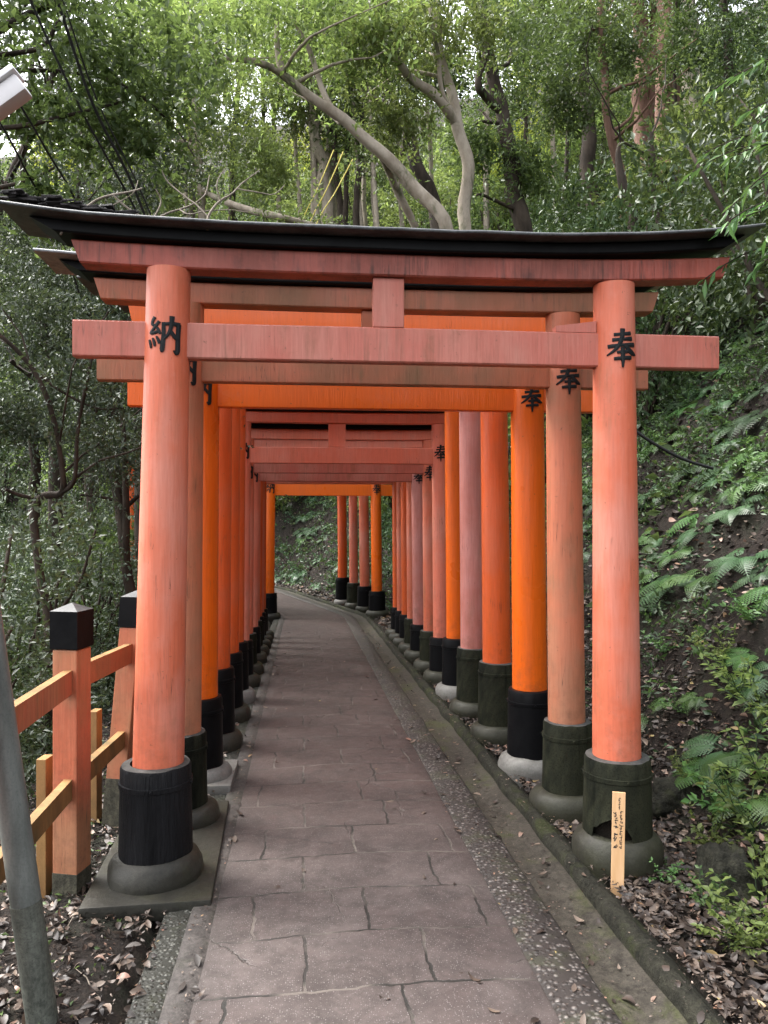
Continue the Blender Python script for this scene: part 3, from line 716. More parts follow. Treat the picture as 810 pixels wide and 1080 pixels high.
# ------------------------------------------------------------------ fence on the left
def fence():
    root = empty('fence', (-0.98, 3.2, 0))
    tag(root, 'salmon painted wooden fence with black capped posts, left of the gates', 'fence')
    P1 = at(76, 935, 3.12); P2 = at(124, 862, 3.88)
    inv = Vector((-0.98, 3.2, 0))
    ax = Vector((P2.x - P1.x, P2.y - P1.y, 0)).normalized()
    ang = math.atan2(ax.y, ax.x)
    P0 = Vector((P1.x, P1.y, 0)) - ax * 1.05
    P3 = Vector((P2.x, P2.y, 0)) + ax * 1.0
    P4 = P3 + ax * 1.0
    tops = {}
    posts = [(P0, 1.17, 0.02), (P1, 1.152, 0.0), (P2, 1.13, 0.088), (P3, 1.10, 0.03), (P4, 1.07, 0.0)]
    for P, zt, ln in posts:
        zb = gz(P.x, P.y) - 0.12
        mt = Matrix.Translation(Vector((P.x, P.y, 0)) - inv) @ Matrix.Rotation(ang + R(28), 4, 'Z')
        mt = Matrix.Translation(Vector((P.x, P.y, 0)) - inv) @ Matrix.Rotation(R(-16), 4, 'Z')
        sh = Matrix.Identity(4); sh[0][2] = ln; mt = Matrix.Translation(Vector((P.x, P.y, 0)) - inv) @ sh @ Matrix.Rotation(R(-16), 4, 'Z')
        mb = MB(); mb.box(-.053, .053, -.053, .053, zb, zt - 0.185, 0.005, mt)
        po = mb.build('post', M['salmon_fence'], root)
        mb = MB(); mb.box(-.0545, .0545, -.0545, .0545, zb + 0.05, 0.075 + .12 * (ln > .05), 0.003, mt); mb.build('post_foot', M['foot_dark'], po)
        # cap with a pyramid top, its sloping faces a paler grey
        mb = MB(); h = .060
        V = [(-h, -h, zt - .18), (h, -h, zt - .18), (h, h, zt - .18), (-h, h, zt - .18), (-h, -h, zt - .03), (h, -h, zt - .03), (h, h, zt - .03), (-h, h, zt - .03), (0, 0, zt)]
        V = [mt @ Vector(v) for v in V]
        mb.add(V, [[3, 2, 1, 0], [0, 1, 5, 4], [1, 2, 6, 5], [2, 3, 7, 6], [3, 0, 4, 7], [4, 5, 8], [5, 6, 8], [6, 7, 8], [7, 4, 8]])
        c = mb.build('post_cap', [M['black_paint'], M['cap_top']], po)
        for p in c.data.polygons:
            if len(p.vertices) == 3: p.material_index = 1
    side = Vector((-ax.y, ax.x, 0))
    for (A, za, la), (B, zb_, lb) in zip(posts[:-1], posts[1:]):
        for (dz0, dz1, th) in ((.265, .36, .034), (.70, .78, .034)):
            zm = 1.13 - (dz0 + dz1) / 2; a = Vector((A.x + la * zm, A.y, za)) - inv; b = Vector((B.x + lb * zm, B.y, zb_)) - inv
            d = (b - a); dn = d.normalized()
            a2 = a + dn * 0.05; b2 = b - dn * 0.05
            off = side * (0.0)
            mb = MB(); V = []
            for p in (a2, b2):
                for sgn in (-1, 1):
                    for z in (-dz1, -dz0):
                        V.append(p + off + side * sgn * th / 2 + Vector((0, 0, z)))
            mb.add(V, [[0, 1, 3, 2], [4, 6, 7, 5], [0, 4, 5, 1], [2, 3, 7, 6], [1, 5, 7, 3], [0, 2, 6, 4]])
            r_ = mb.build('rail', [M['salmon_fence'], M['bare_wood']], root)
            for p in r_.data.polygons:
                if p.normal.z > 0.7 or dz0 > 0.5: p.material_index = 1
    for P in (P1, P2):
        c = Vector((P.x, P.y, 0)) + Vector((-0.115, 0.03, 0)) - inv
        mb = MB(); mb.box(-.02, .02, -.035, .035, gz(P.x, P.y) - 0.1, 0.52, 0.003, Matrix.Translation(c) @ Matrix.Rotation(R(-8), 4, 'Z'))
        mb.build('brace_stake', M['bare_wood'], root)
M['salmon_fence'] = paint_mat('flaking_salmon_fence_paint', (0.45, 0.125, 0.065), (0.46, 0.19, 0.11), 0.5, 0.45, (0.24, 0.13, 0.055), seed=11, streak=0.5, streak_col=(0.10, 0.06, 0.03))
M['foot_dark'] = noisy('dark_post_foot', (0.020, 0.020, 0.015), (0.055, 0.05, 0.035), 10, 0.8, 0.4, 0.01, 0.2, fine=0.8)
M['cap_top'] = noisy('grey_cap_top', (0.025, 0.026, 0.028), (0.06, 0.06, 0.06), 14, 0.6, 0.2, 0.005, 0.4)
fence()

# ------------------------------------------------------------------ street lamp
def lamp():
    a = at(47, 1092, 2.26); b = at(-22, 600, 2.24)
    base = Vector((a.x, a.y, gz(a.x, a.y)))
    d = (b - a).normalized()
    root = empty('street_lamp', base); tag(root, 'leaning grey metal lamp post at the left edge with white box lamp head', 'street lamp')
    p0 = a - d * 0.12 - base
    L = 3.0
    mb = MB(); mb.tube([p0, p0 + d * (0.12 + 0.40)], [0.0435, 0.0435], 28); mb.build('pole_foot', M['galv_dark'], root, True)
    mb = MB(); mb.tube([p0 + d * 0.51, p0 + d * L], [0.0425, 0.041], 28); mb.build('pole', M['galv'], root, True)
    # head
    hp = at(-12, 112, 2.25) - base
    ux = (at(45, 62, 2.25) - at(-2, 96, 2.25)).normalized()
    uy = Vector((math.sin(YAW), math.cos(YAW), 0)); uz = ux.cross(uy).normalized()
    if uz.z < 0: uz = -uz
    mt = Matrix.Translation(hp) @ Matrix((ux, uy, uz)).transposed().to_4x4()
    mb = MB(); mb.box(-.30, .120, -.028, .028, -.040, .016, 0.008, mt); hd = mb.build('lamp_head', M['lamp_grey'], root, True, 35)
    mb = MB(); mb.box(-.32, .128, -.040, .036, .018, .036, 0.005, mt); mb.build('cover', M['lamp_white'], hd, True, 35)
    pole_pt = p0 + d * (L - 0.1)
    mb = MB(); mb.tube([mt @ Vector((-.05, 0, -.03)), mt @ Vector((-.12, 0, -.12)), pole_pt], [0.014, 0.014, 0.014], 10); mb.build('bracket', M['galv'], root, True)
lamp()

# ------------------------------------------------------------------ wooden stake with hand lettering
def stake():
    b = at(651, 940, 3.12); z = gz(b.x, b.y)
    root = empty('wooden_stake', (b.x, b.y, -0.01)); root.rotation_euler = (R(-4), R(1.5), R(-16))
    tag(root, 'thin pale wooden marker stake with handwritten black characters, in front of right pillar', 'marker stake')
    mb = MB(); mb.box(-.0255, .0255, -.005, .005, -.06, .385, .0012); mb.build('plank', M['stake_wood'], root)
    r2 = random.Random(5); mb = MB()
    def mark(x_, z_, sz):
        for _ in range(4):
            a = r2.choice((0.1, 0.0, 1.5, 1.6, 0.9, -0.7)); l = sz * (0.35 + 0.5 * r2.random())
            cx_, cz_ = x_ + (r2.random() - .5) * sz * .6, z_ + (r2.random() - .5) * sz * .7
            dx, dz = math.cos(a) * l / 2, math.sin(a) * l / 2; wv = sz * 0.10
            nx_, nz_ = -math.sin(a) * wv, math.cos(a) * wv
            y_ = -.0056 - 0.0001 * r2.random()
            mb.add([(cx_ - dx - nx_, y_, cz_ - dz - nz_), (cx_ + dx - nx_, y_, cz_ + dz - nz_), (cx_ + dx + nx_, y_, cz_ + dz + nz_), (cx_ - dx + nx_, y_, cz_ - dz + nz_)], [[0, 1, 2, 3]])
    z_ = .30
    for k_ in range(9):
        if k_ not in (4, 7): mark(-.011, z_, .017)
        z_ -= .0165
    z_ = .305
    for k_ in range(12): mark(.010, z_, .013); z_ -= .0125
    z_ = .36
    for k_ in range(6): mark(.002, z_, .009); z_ -= .008
    mb.build('handwriting', M['ink'], root)
stake()

# ------------------------------------------------------------------ foliage
def leaves(centers, dirs, size, rs, up_bias=0.6, spread=0.9, aspect=0.42, droop=0.0):
    """one folded leaf per centre (n,3): returns verts, tris, tint"""
    n = len(centers)
    a = rs.normal(size=(n, 3)); a = a * spread + dirs; a[:, 2] -= droop
    a /= np.linalg.norm(a, axis=1, keepdims=True) + 1e-9
    nrm = rs.normal(size=(n, 3)) * (1 - up_bias); nrm[:, 2] += up_bias
    s_ = np.cross(nrm, a); s_ /= np.linalg.norm(s_, axis=1, keepdims=True) + 1e-9
    nn = np.cross(a, s_)
    L = size * rs.uniform(0.6, 1.25, (n, 1)); W = L * aspect
    base = centers; tip = centers + a * L - nn * L * 0.12
    mid = centers + a * L * 0.48
    l = mid + s_ * W / 2 + nn * L * 0.07; r = mid - s_ * W / 2 + nn * L * 0.07
    V = np.stack([base, l, tip, r], 1).reshape(-1, 3)
    i = np.arange(n)[:, None] * 4
    T = np.concatenate([i + np.array([[0, 2, 1]]), i + np.array([[0, 3, 2]])], 1).reshape(-1, 3)
    tint = np.repeat(np.clip(rs.normal(0.45, 0.25, n), 0, 1), 4)
    return V, T, tint
def twig_leaves(cent, outd, rs, per=10, size=0.07, twig=0.22, **k):
    n = len(cent)
    d = outd + rs.normal(size=(n, 3)) * 0.5; d /= np.linalg.norm(d, axis=1, keepdims=True) + 1e-9
    t = rs.uniform(-0.3, 1, (n, per, 1)) * twig
    C = cent[:, None, :] + d[:, None, :] * t + rs.normal(size=(n, per, 3)) * twig * 0.09
    D = np.repeat(d[:, None, :], per, 1)
    return leaves(C.reshape(-1, 3), D.reshape(-1, 3), size, rs, **k)
def clumpy(n, rs, rx, ry, rz, seed, thr=-0.05, freq=1.6, shell=0.35):
    """points in an ellipsoid, kept where a noise field is high -> uneven outline with gaps"""
    out = []
    while len(out) < n:
        p = rs.normal(size=3); p /= np.linalg.norm(p); r = shell + (1 - shell) * rs.uniform() ** 0.6
        r *= 1 + 0.35 * noise.noise(Vector((p[0] * 2, p[1] * 2, p[2] * 2 + seed)))
        q = p * r
        if noise.noise(Vector((q[0] * freq * rx + seed, q[1] * freq * ry, q[2] * freq * rz))) > thr:
            out.append((q[0] * rx, q[1] * ry, q[2] * rz))
    return np.array(out)

def bush_mesh(name, seed, rx, rz, n, per, size, mat_, **k):
    rs = np.random.RandomState(seed)
    C = clumpy(n, rs, rx, rx, rz, seed)
    od = C / (np.linalg.norm(C, axis=1, keepdims=True) + 1e-9) + np.array([0, 0, 0.15])
    V, T, t = twig_leaves(C, od, rs, per, size, **k)
    V[:, 2] += rz * 0.95
    me = npmesh(name, V, T, t); me.materials.append(M[mat_]); return me
def stems_mesh(name, seed, rx, rz, mat_='bark_dark', n=9):
    r2 = random.Random(seed); mb = MB()
    for i in range(n):
        a = r2.random() * 6.28; tx, ty = math.cos(a) * rx * r2.uniform(.2, .75), math.sin(a) * rx * r2.uniform(.2, .75)
        tz = rz * r2.uniform(0.9, 1.7)
        pts = [(0.04 * math.cos(a), 0.04 * math.sin(a), -0.3)]
        for j in range(1, 6):
            t = j / 5; pts.append((tx * t ** 1.3 + r2.uniform(-.05, .05) * rx, ty * t ** 1.3 + r2.uniform(-.05, .05) * rx, tz * t))
        mb.tube(pts, [0.022 * rx * (1.2 - j / 6) + 0.003 for j in range(6)], 6)
    me = pymesh(name, mb.V, mb.F); me.materials.append(M[mat_]); me.shade_smooth(); return me

BUSH = {}
def defbush(key, seed, rx, rz, n, per, size, mat_, label, group, name='shrub', **k):
    BUSH[key] = (bush_mesh(key + '_foliage', seed, rx, rz, n, per, size, mat_, **k), stems_mesh(key + '_stems', seed, rx, rz), label, group, name)
defbush('dark_a', 11, 1.3, 1.2, 620, 9, 0.085, 'leaf_dark', 'dark glossy leaved shrub on the steep bank above the gates', 'dark shrubs on the bank')
defbush('dark_b', 12, 1.0, 1.3, 520, 9, 0.095, 'leaf_dark', 'dark glossy leaved shrub on the steep bank above the gates', 'dark shrubs on the bank')
defbush('mid_a', 13, 1.4, 1.1, 640, 9, 0.09, 'leaf_mid', 'mid green undergrowth shrub among the trunks on the hillside', 'green shrubs on the hillside')
defbush('mid_b', 14, 1.1, 1.2, 520, 9, 0.10, 'leaf_mid', 'mid green undergrowth shrub among the trunks on the hillside', 'green shrubs on the hillside')
defbush('light_a', 15, 1.4, 1.0, 600, 9, 0.10, 'leaf_light', 'light green feathery shrub under the trees on the hillside', 'light green shrubs on the hillside')
defbush('light_b', 16, 1.2, 1.3, 560, 9, 0.11, 'leaf_light', 'light green feathery shrub under the trees on the hillside', 'light green shrubs on the hillside')
defbush('grey_a', 17, 1.2, 1.3, 900, 9, 0.06, 'leaf_grey', 'dusky small leaved shrub in the hollow left of the fence', 'dusky shrubs in the hollow', twig=0.18)
defbush('grey_b', 18, 1.4, 1.5, 1000, 9, 0.065, 'leaf_grey', 'dusky small leaved shrub in the hollow left of the fence', 'dusky shrubs in the hollow', twig=0.18)
def put_bush(key, x, y, sc_, z=None, rz=None, label=None, group=None):
    f, st, lb, gr, nm = BUSH[key]
    o = empty(nm, (x, y, (gz(x, y) if z is None else z) - 0.1 * sc_), rnd.random() * 6.28 if rz is None else rz)
    o.scale = (sc_, sc_, sc_ * rnd.uniform(0.85, 1.15))
    tag(o, label or lb, 'shrub', group or gr)
    link('foliage', f, None, o); link('stem', st, None, o)
    return o

# ---- hillside shrubs (right and behind)
PLACED = []
def spread_ok(x, y, r):
    for a, b, c in PLACED:
        if (a - x) ** 2 + (b - y) ** 2 < (r + c) ** 2 * 0.30: return False
    PLACED.append((x, y, r)); return True
def inview(x, y, z, margin=60):
    d = y * math.cos(YAW) + x * math.sin(YAW); lat = x * math.cos(YAW) - y * math.sin(YAW)
    if d < 0.5: return None
    px, py = 405 + F * lat / d, HZ - F * (z - CAMZ) / d
    if -margin < px < 810 + margin and -margin < py < 1080 + margin: return px, py, d
    return None
cnt = 0; tries = 0
while cnt < 210 and tries < 9000:
    tries += 1
    if rnd.random() < 0.45: s_, d_ = rnd.uniform(3, 18), rnd.uniform(4.2, 22)
    else: s_, d_ = rnd.uniform(13, 46), rnd.uniform(3.2, 26)
    x, y = from_sd(s_, d_)
    # the inside of the bend folds over itself: check the true distance
    S_, D_ = sd_of([x], [y]);
    if D_[0] < 3.0: continue
    z = gz(x, y); v = inview(x, y, z + 1)
    if not v or v[2] > 48 or v[2] < 4.5: continue
    if v[1] > 470 and v[0] > 640: continue
    scl = rnd.uniform(0.75, 1.25) * (1 + v[2] * 0.022)
    if not spread_ok(x, y, 1.2 * scl): continue
    right = v[0] > 560
    r_ = rnd.random()
    if right and v[2] < 22: key = 'dark_a' if r_ < .42 else 'dark_b' if r_ < .78 else 'mid_a' if r_ < .95 else 'light_a'
    else: key = 'mid_a' if r_ < .22 else 'mid_b' if r_ < .42 else 'light_a' if r_ < .68 else 'light_b' if r_ < .92 else 'dark_b'
    put_bush(key, x, y, scl); cnt += 1
# ---- the hollow on the left
cnt = 0; tries = 0
while cnt < 85 and tries < 6000:
    tries += 1
    x, y = rnd.uniform(-16, -2.2), rnd.uniform(3.6, 22)
    S_, D_ = sd_of([x], [y])
    if D_[0] > -1.9: continue
    z = gz(x, y); v = inview(x, y, z + 1, 140)
    if not v or v[0] > 300: continue
    scl = rnd.uniform(0.6, 1.0) * (0.75 + v[2] * 0.045)
    if not spread_ok(x, y, 0.9 * scl): continue
    key = rnd.choice(['grey_a', 'grey_b', 'grey_a', 'dark_a', 'mid_b'])
    put_bush(key, x, y, scl, label='dusky small leaved shrub in the hollow left of the fence' if key[0] == 'g' else None,
             group='dusky shrubs in the hollow' if key[0] == 'g' else None) if key[0] == 'g' else \
        put_bush(key, x, y, scl, label='green broad leaved shrub in the hollow beyond the fence', group='broad leaved shrubs in the hollow')
    cnt += 1

# ---- trees traced at their own distance
def smooth_path(P, n=5):
    out = []
    for i in range(len(P) - 1):
        p0, p1, p2, p3 = P[max(i - 1, 0)], P[i], P[i + 1], P[min(i + 2, len(P) - 1)]
        for k_ in range(n):
            t = k_ / n
            out.append(0.5 * ((2 * p1) + (p2 - p0) * t + (2 * p0 - 5 * p1 + 4 * p2 - p3) * t * t + (3 * p1 - p0 - 3 * p2 + p3) * t ** 3))
    out.append(P[-1]); return out
def tree(label, bark, leafm, trunk, branches=(), nleaf=900, size=0.09, crown=None, per=9, group=None, rootpull=0.0, twig=0.3, name='tree', extra_up=0.0, auto=6, seed=0):
    """trunk: list (px, py, depth, width_px) from low to high; branches: same; crown: list of (px,py,depth,r)"""
    r2 = random.Random(len(label) * 13 + int(trunk[0][0]) + seed); rs = np.random.RandomState(r2.randrange(10 ** 6))
    kd = 1.0
    while kd < 2.5:
        q0 = at(trunk[0][0], trunk[0][1], trunk[0][2] * kd); S0, D0 = sd_of([q0.x], [q0.y])
        if -1.5 < D0[0] < (7.0 if 240 < trunk[0][0] < 440 else 1.62): kd *= 1.02
        else: break
    trunk = [(a, b, c * kd, w_) for a, b, c, w_ in trunk]
    branches = [[(a, b, c * kd, w_) for a, b, c, w_ in br] for br in branches]
    crown = [(a, b, c * kd, r_ * kd) for a, b, c, r_ in (crown or [])]; size = size * kd ** .5
    P = [at(a, b, c) for a, b, c, _ in trunk]; W = [w_ / F * c / 2 * .86 for _, _, c, w_ in trunk]
    low = P[0]; g0 = gz(low.x, low.y)
    if low.z > g0:
        k_ = Vector((rootpull, 0, 0)) if rootpull else Vector((0, 0, 0))
        P.insert(0, Vector((low.x + k_.x, low.y, g0 - 0.25))); W.insert(0, W[0] * 1.35)
        g1 = gz(P[0].x, P[0].y); P[0].z = g1 - 0.25
    else:
        P[0] = Vector((low.x, low.y, g0 - 0.25))
    root = empty(name, (P[0].x, P[0].y, P[0].z + 0.25)); o0 = root.location.copy()
    tag(root, label, 'tree', group)
    if extra_up:
        P.append(P[-1] + (P[-1] - P[-2]).normalized() * extra_up + Vector((0, 0, extra_up * 0.3))); W.append(W[-1] * 0.5)
    def interp(W, m=5):
        o = []
        for i in range(len(W) - 1):
            for k_ in range(m): o.append(W[i] + (W[i + 1] - W[i]) * k_ / m)
        o.append(W[-1]); return o
    def irr(Q, Wd):
        return [q_ + Vector((noise.noise(q_ * 1.9), noise.noise(q_ * 1.9 + Vector((7, 0, 0))), 0)) * wd * 0.9 for q_, wd in zip(Q, Wd)]
    Q = smooth_path(P); WQ = interp(W); Q = irr(Q, WQ)
    mb = MB(); mb.tube([p - o0 for p in Q], WQ, 14, 0.25)
    tips = []
    mb.build('trunk', M[bark], root, True, 80)
    for br in branches:
        BP = [at(a, b, c) for a, b, c, _ in br]; BW = [w_ / F * c / 2 for _, _, c, w_ in br]
        # grow out of the trunk's nearest point
        near = min(Q, key=lambda p: (p - BP[0]).length)
        if (near - BP[0]).length < 1.0: BP[0] = near.copy()
        BQ = smooth_path(BP); BWQ = interp(BW); BQ = irr(BQ, BWQ)
        bm_ = MB(); bm_.tube([p - o0 for p in BQ], BWQ, 9, 0.25); bm_.build('branch', M[bark], root, True, 80); tips += BQ[len(BQ) // 2:]
    # extra fine limbs
    for i in range(auto):
        j = r2.randrange(len(Q) // 2, len(Q)); p = Q[j].copy(); r0 = WQ[j] * 0.5
        d = Vector((r2.uniform(-1, 1), r2.uniform(-1, 1), r2.uniform(0.0, 1))).normalized(); pts = [p - o0]; ra = [r0]
        for k_ in range(6):
            d = (d + Vector((r2.uniform(-.4, .4), r2.uniform(-.4, .4), r2.uniform(-.25, .4)))).normalized()
            p = p + d * 0.26; pts.append(p - o0); ra.append(max(0.006, r0 * (1 - (k_ + 1) / 6.5)))
            if k_ > 2: tips.append(p.copy())
        bm_ = MB(); bm_.tube(pts, ra, 6); bm_.build('branch', M[bark], root, True, 80)
    # crown
    C = []
    if crown:
        for (a, b, c, r_) in crown:
            ce = at(a, b, c); m = int(nleaf / len(crown))
            pts = clumpy(m, rs, r_, r_, r_ * 0.75, r2.random() * 50, thr=0.0, freq=1.9, shell=0.1)
            C.append(pts + np.array(ce))
    if tips and nleaf:
        m = max(40, nleaf // 4)
        pt = np.array([tips[r2.randrange(len(tips))] for _ in range(m)]) + rs.normal(size=(m, 3)) * 0.28
        C.append(pt)
    if C and nleaf:
        C = np.concatenate(C); od = rs.normal(size=C.shape) * 0.6 + np.array([0, 0, -0.1])
        V, T, t = twig_leaves(C, od, rs, per, size, twig=twig)
        V = V - np.array(o0)
        link('crown', npmesh('crown', V, T, t), M[leafm], root)
    return root

tree('pale limbed tree arching from behind the roof far to the left', 'bark_pale', 'leaf_light',
     [(500, 330, 9, 18), (470, 245, 9, 17), (441, 198, 9, 16), (402, 160, 8.9, 14), (350, 118, 8.8, 12.5), (303, 82, 8.7, 10), (282, 70, 8.6, 8.5), (240, 62, 8.4, 6), (214, 74, 8.2, 3)],
     [[(297, 80, 8.7, 8), (293, 50, 8.7, 6), (292, 20, 8.7, 5), (283, 0, 8.7, 4), (276, -40, 8.7, 3)],
      [(350, 118, 8.8, 7), (338, 85, 8.9, 6), (325, 50, 8.9, 5), (308, 15, 8.9, 4), (296, -30, 9, 3)],
      [(402, 160, 8.9, 7), (420, 200, 9.3, 8), (436, 240, 9.5, 8)],
      [(240, 62, 8.4, 3), (225, 50, 8.3, 2.5), (235, 40, 8.2, 1.5)]], 700, 0.085,
     [(250, 20, 8.5, 0.8), (320, 20, 9, 0.9), (200, 60, 8, 0.7), (380, 30, 9, 0.8)])
tree('pale forked tree rising straight behind the middle of the roof', 'bark_pale', 'leaf_light',
     [(492, 330, 10, 17), (490, 240, 10, 15), (492, 175, 10, 15), (481, 130, 10, 14), (474, 90, 10, 11), (466, 55, 10, 10), (458, 20, 10, 9), (452, -30, 10, 7)],
     [[(482, 128, 10, 11), (455, 100, 9.8, 10), (430, 80, 9.7, 9), (408, 48, 9.6, 8), (395, 20, 9.5, 7), (385, -20, 9.4, 5)],
      [(480, 118, 10, 5), (466, 100, 9.8, 5), (462, 60, 9.7, 4), (455, 25, 9.6, 3)]], 650, 0.085,
     [(440, 10, 9.6, 0.8), (390, 60, 9.5, 0.7), (500, 20, 10, 0.8), (420, 130, 9.8, 0.5)])
tree('dark leaning tree with ivy, right of the pale forked tree', 'bark_dark', 'leaf_mid',
     [(560, 330, 12, 24), (549, 240, 12, 22), (541, 180, 12, 20), (528, 120, 12, 17), (519, 70, 12, 14), (512, 20, 12, 13), (508, -30, 12, 11)],
     [[(527, 118, 12, 10), (512, 100, 11.8, 9), (506, 88, 11.7, 8), (515, 40, 11.7, 7), (510, 10, 11.6, 5)],
      [(538, 225, 12, 4), (520, 210, 11.7, 4), (506, 205, 11.6, 3), (502, 208, 11.6, 2)],
      [(528, 130, 12, 4), (510, 128, 11.8, 3), (500, 132, 11.7, 2)]], 800, 0.09,
     [(540, 40, 12, 1.1), (580, 90, 12.5, 1.0), (500, 150, 12, 0.6), (560, 180, 12, 0.6)])
tree('slender pinkish trunk standing between the dark tree and the cedars', 'bark_red', 'leaf_mid',
     [(668, 330, 13, 13), (655, 195, 13, 11), (645, 150, 13, 10), (637, 90, 13, 9), (635, 40, 13, 8.5), (632, -30, 13, 8)],
     [[(636, 32, 13, 4), (620, 33, 12.9, 3), (605, 30, 12.8, 2)]], 650, 0.09, [(610, 30, 13, 1.0), (650, 60, 13, 0.8), (600, 110, 12.6, 0.7)])
tree('broad reddish cedar trunk at the top right', 'bark_red', 'leaf_dark',
     [(708, 200, 17, 30), (706, 60, 17, 27), (705, 20, 17, 25), (703, -60, 17, 23)], [], 300, 0.09, [(720, -40, 17, 1.5)], auto=0)
tree('two stemmed reddish cedar left of the broad cedar', 'bark_red', 'leaf_mid',
     [(680, 230, 18, 24), (678, 120, 18, 20), (676, 40, 18, 18), (674, -60, 18, 17)], [[(678, 150, 18, 12), (688, 100, 18, 11), (690, 0, 18, 10), (690, -60, 18, 9)]], 300, 0.09, [(660, -10, 18, 1.4)], auto=2)
tree('pale greenish cedar trunk, the rightmost thick one at the top', 'bark_pale', 'leaf_dark',
     [(738, 160, 20, 26), (728, 60, 20, 24), (722, 0, 20, 22), (718, -60, 20, 20)], [], 300, 0.1, [(760, 0, 19, 1.4)], auto=2)
tree('thin dark trunk at the top right beside the pale cedar', 'bark_dark', 'leaf_dark',
     [(772, 180, 15, 12), (768, 60, 15, 11), (762, 0, 15, 10), (760, -60, 15, 9)], [], 700, 0.085, [(780, 30, 14.5, 1.2), (800, 90, 14, 1.0)], auto=4)
tree('straight pale trunk with yellow ropes beside it, behind the arching limb', 'bark_pale', 'leaf_light',
     [(352, 330, 14, 20), (346, 235, 14, 17), (342, 180, 14, 15), (334, 130, 14, 13), (332, 60, 14, 10), (336, -20, 14, 8)], [], 700, 0.1,
     [(340, 30, 14, 1.4), (300, 90, 13.5, 0.9), (380, 80, 14.5, 1.0)])
tree('dark crooked trunk half hidden behind the arching pale limb', 'bark_dark', 'leaf_mid',
     [(470, 330, 15, 20), (462, 235, 15, 18), (440, 175, 15, 15), (428, 130, 15, 12), (404, 90, 15, 16), (402, 20, 15, 12), (400, -30, 15, 10)], [[(430, 140, 15, 7), (418, 170, 14.7, 6), (400, 150, 14.6, 4)]], 700, 0.1,
     [(420, 30, 15, 1.4), (460, 80, 15, 0.9)])
tree('dark stub trunk on the slope behind the right half of the roof', 'bark_dark', 'leaf_mid',
     [(626, 330, 16, 20), (622, 150, 16, 17), (618, 90, 16, 13), (612, 10, 16, 10), (610, -30, 16, 8)], [], 600, 0.1, [(590, 20, 16, 1.4), (560, 30, 16, 1.1)])
tree('short dark broken trunk above the right end of the roof', 'bark_dark', 'leaf_dark',
     [(694, 240, 11, 11), (690, 205, 11, 10), (687, 160, 11, 8), (686, 140, 11, 6)], [], 0, auto=2)
tree('snapped dark stump leaning among ferns behind the roof', 'bark_dark', 'leaf_dark',
     [(668, 245, 10, 12), (655, 195, 10, 11), (652, 160, 10, 6), (655, 150, 10, 4)], [], 0, auto=1)
# spindly trees between, on the far slope
r3 = random.Random(21)
for i in range(16):
    px = r3.choice([r3.uniform(180, 330), r3.uniform(480, 780), r3.uniform(340, 620)]); dp = r3.uniform(15, 28); wv = r3.uniform(3.5, 9)
    dark = r3.random() < 0.6
    tree('thin straight dark sapling on the far hillside' if dark else 'thin straight pale sapling on the far hillside', 'bark_dark' if dark else 'bark_pale', r3.choice(['leaf_light', 'leaf_mid', 'leaf_light']),
         [(px + r3.uniform(-12, 12), 250, dp, wv), (px, 130, dp, wv * 0.85), (px + r3.uniform(-8, 8), 30, dp, wv * .7), (px + r3.uniform(-12, 12), -50, dp, wv * .5)], [], 420, 0.105,
         [(px + r3.uniform(-30, 30), r3.uniform(-20, 60), dp, r3.uniform(1.0, 1.7)), (px + r3.uniform(-30, 30), r3.uniform(40, 150), dp, r3.uniform(.7, 1.2))],
         group='dark saplings on the far hillside' if dark else 'pale saplings on the far hillside', seed=i)
for i in range(20):
    px = r3.uniform(150, 640); dp = r3.uniform(24, 36)
    tree('airy light green tree high on the far hillside', 'bark_pale', r3.choice(['leaf_light', 'leaf_light', 'leaf_yellow', 'leaf_mid']),
         [(px + 6, 260, dp, 6), (px, 140, dp, 5), (px - 5, 40, dp, 4), (px, -60, dp, 3)], [], 520, 0.13,
         [(px + r3.uniform(-40, 40), yy + r3.uniform(-20, 20), dp, r3.uniform(1.3, 2.2)) for yy in (0, 70, 140)], group='airy trees on the far hillside', seed=100 + i, auto=3)
# left side
tree('twisted dark tree with an elbow bend, beyond the fence at the left', 'bark_dark', 'leaf_grey',
     [(52, 690, 6.5, 13), (50, 640, 6.5, 11), (40, 590, 6.5, 10), (36, 545, 6.5, 10), (44, 524, 6.5, 9), (64, 520, 6.5, 8), (66, 500, 6.4, 7), (58, 450, 6.3, 6), (40, 400, 6.2, 5.5), (18, 370, 6.1, 5), (-10, 345, 6, 4)],
     [[(64, 520, 6.5, 5), (78, 505, 6.4, 5), (82, 450, 6.3, 4), (92, 400, 6.2, 3.5), (98, 370, 6.2, 3)],
      [(30, 390, 6.2, 4), (60, 410, 6.3, 3), (100, 430, 6.4, 2), (130, 430, 6.4, 1.5)],
      [(40, 524, 6.5, 4), (20, 522, 6.4, 4), (5, 516, 6.3, 3)]], 900, 0.05,
     [(40, 340, 6.3, 0.55), (100, 390, 6.6, 0.5), (20, 460, 6.4, 0.45), (110, 480, 6.8, 0.5), (-10, 400, 6.2, 0.5)], twig=0.14)
tree('pair of dark leaning trunks just left of the nearest pillar', 'bark_dark', 'leaf_grey',
     [(143, 660, 8, 14), (134, 600, 8, 13), (128, 550, 8, 13), (118, 500, 8, 10), (106, 470, 8, 8), (98, 420, 8, 6)],
     [[(132, 590, 8, 8), (132, 540, 7.9, 7), (130, 490, 7.8, 6), (128, 430, 7.8, 4)], [(124, 530, 8, 4), (105, 524, 7.9, 3), (84, 522, 7.8, 2.5)]], 900, 0.055,
     [(110, 400, 8, 0.7), (130, 470, 8.2, 0.6), (70, 430, 8, 0.6), (60, 300, 8, 0.6)], twig=0.15)
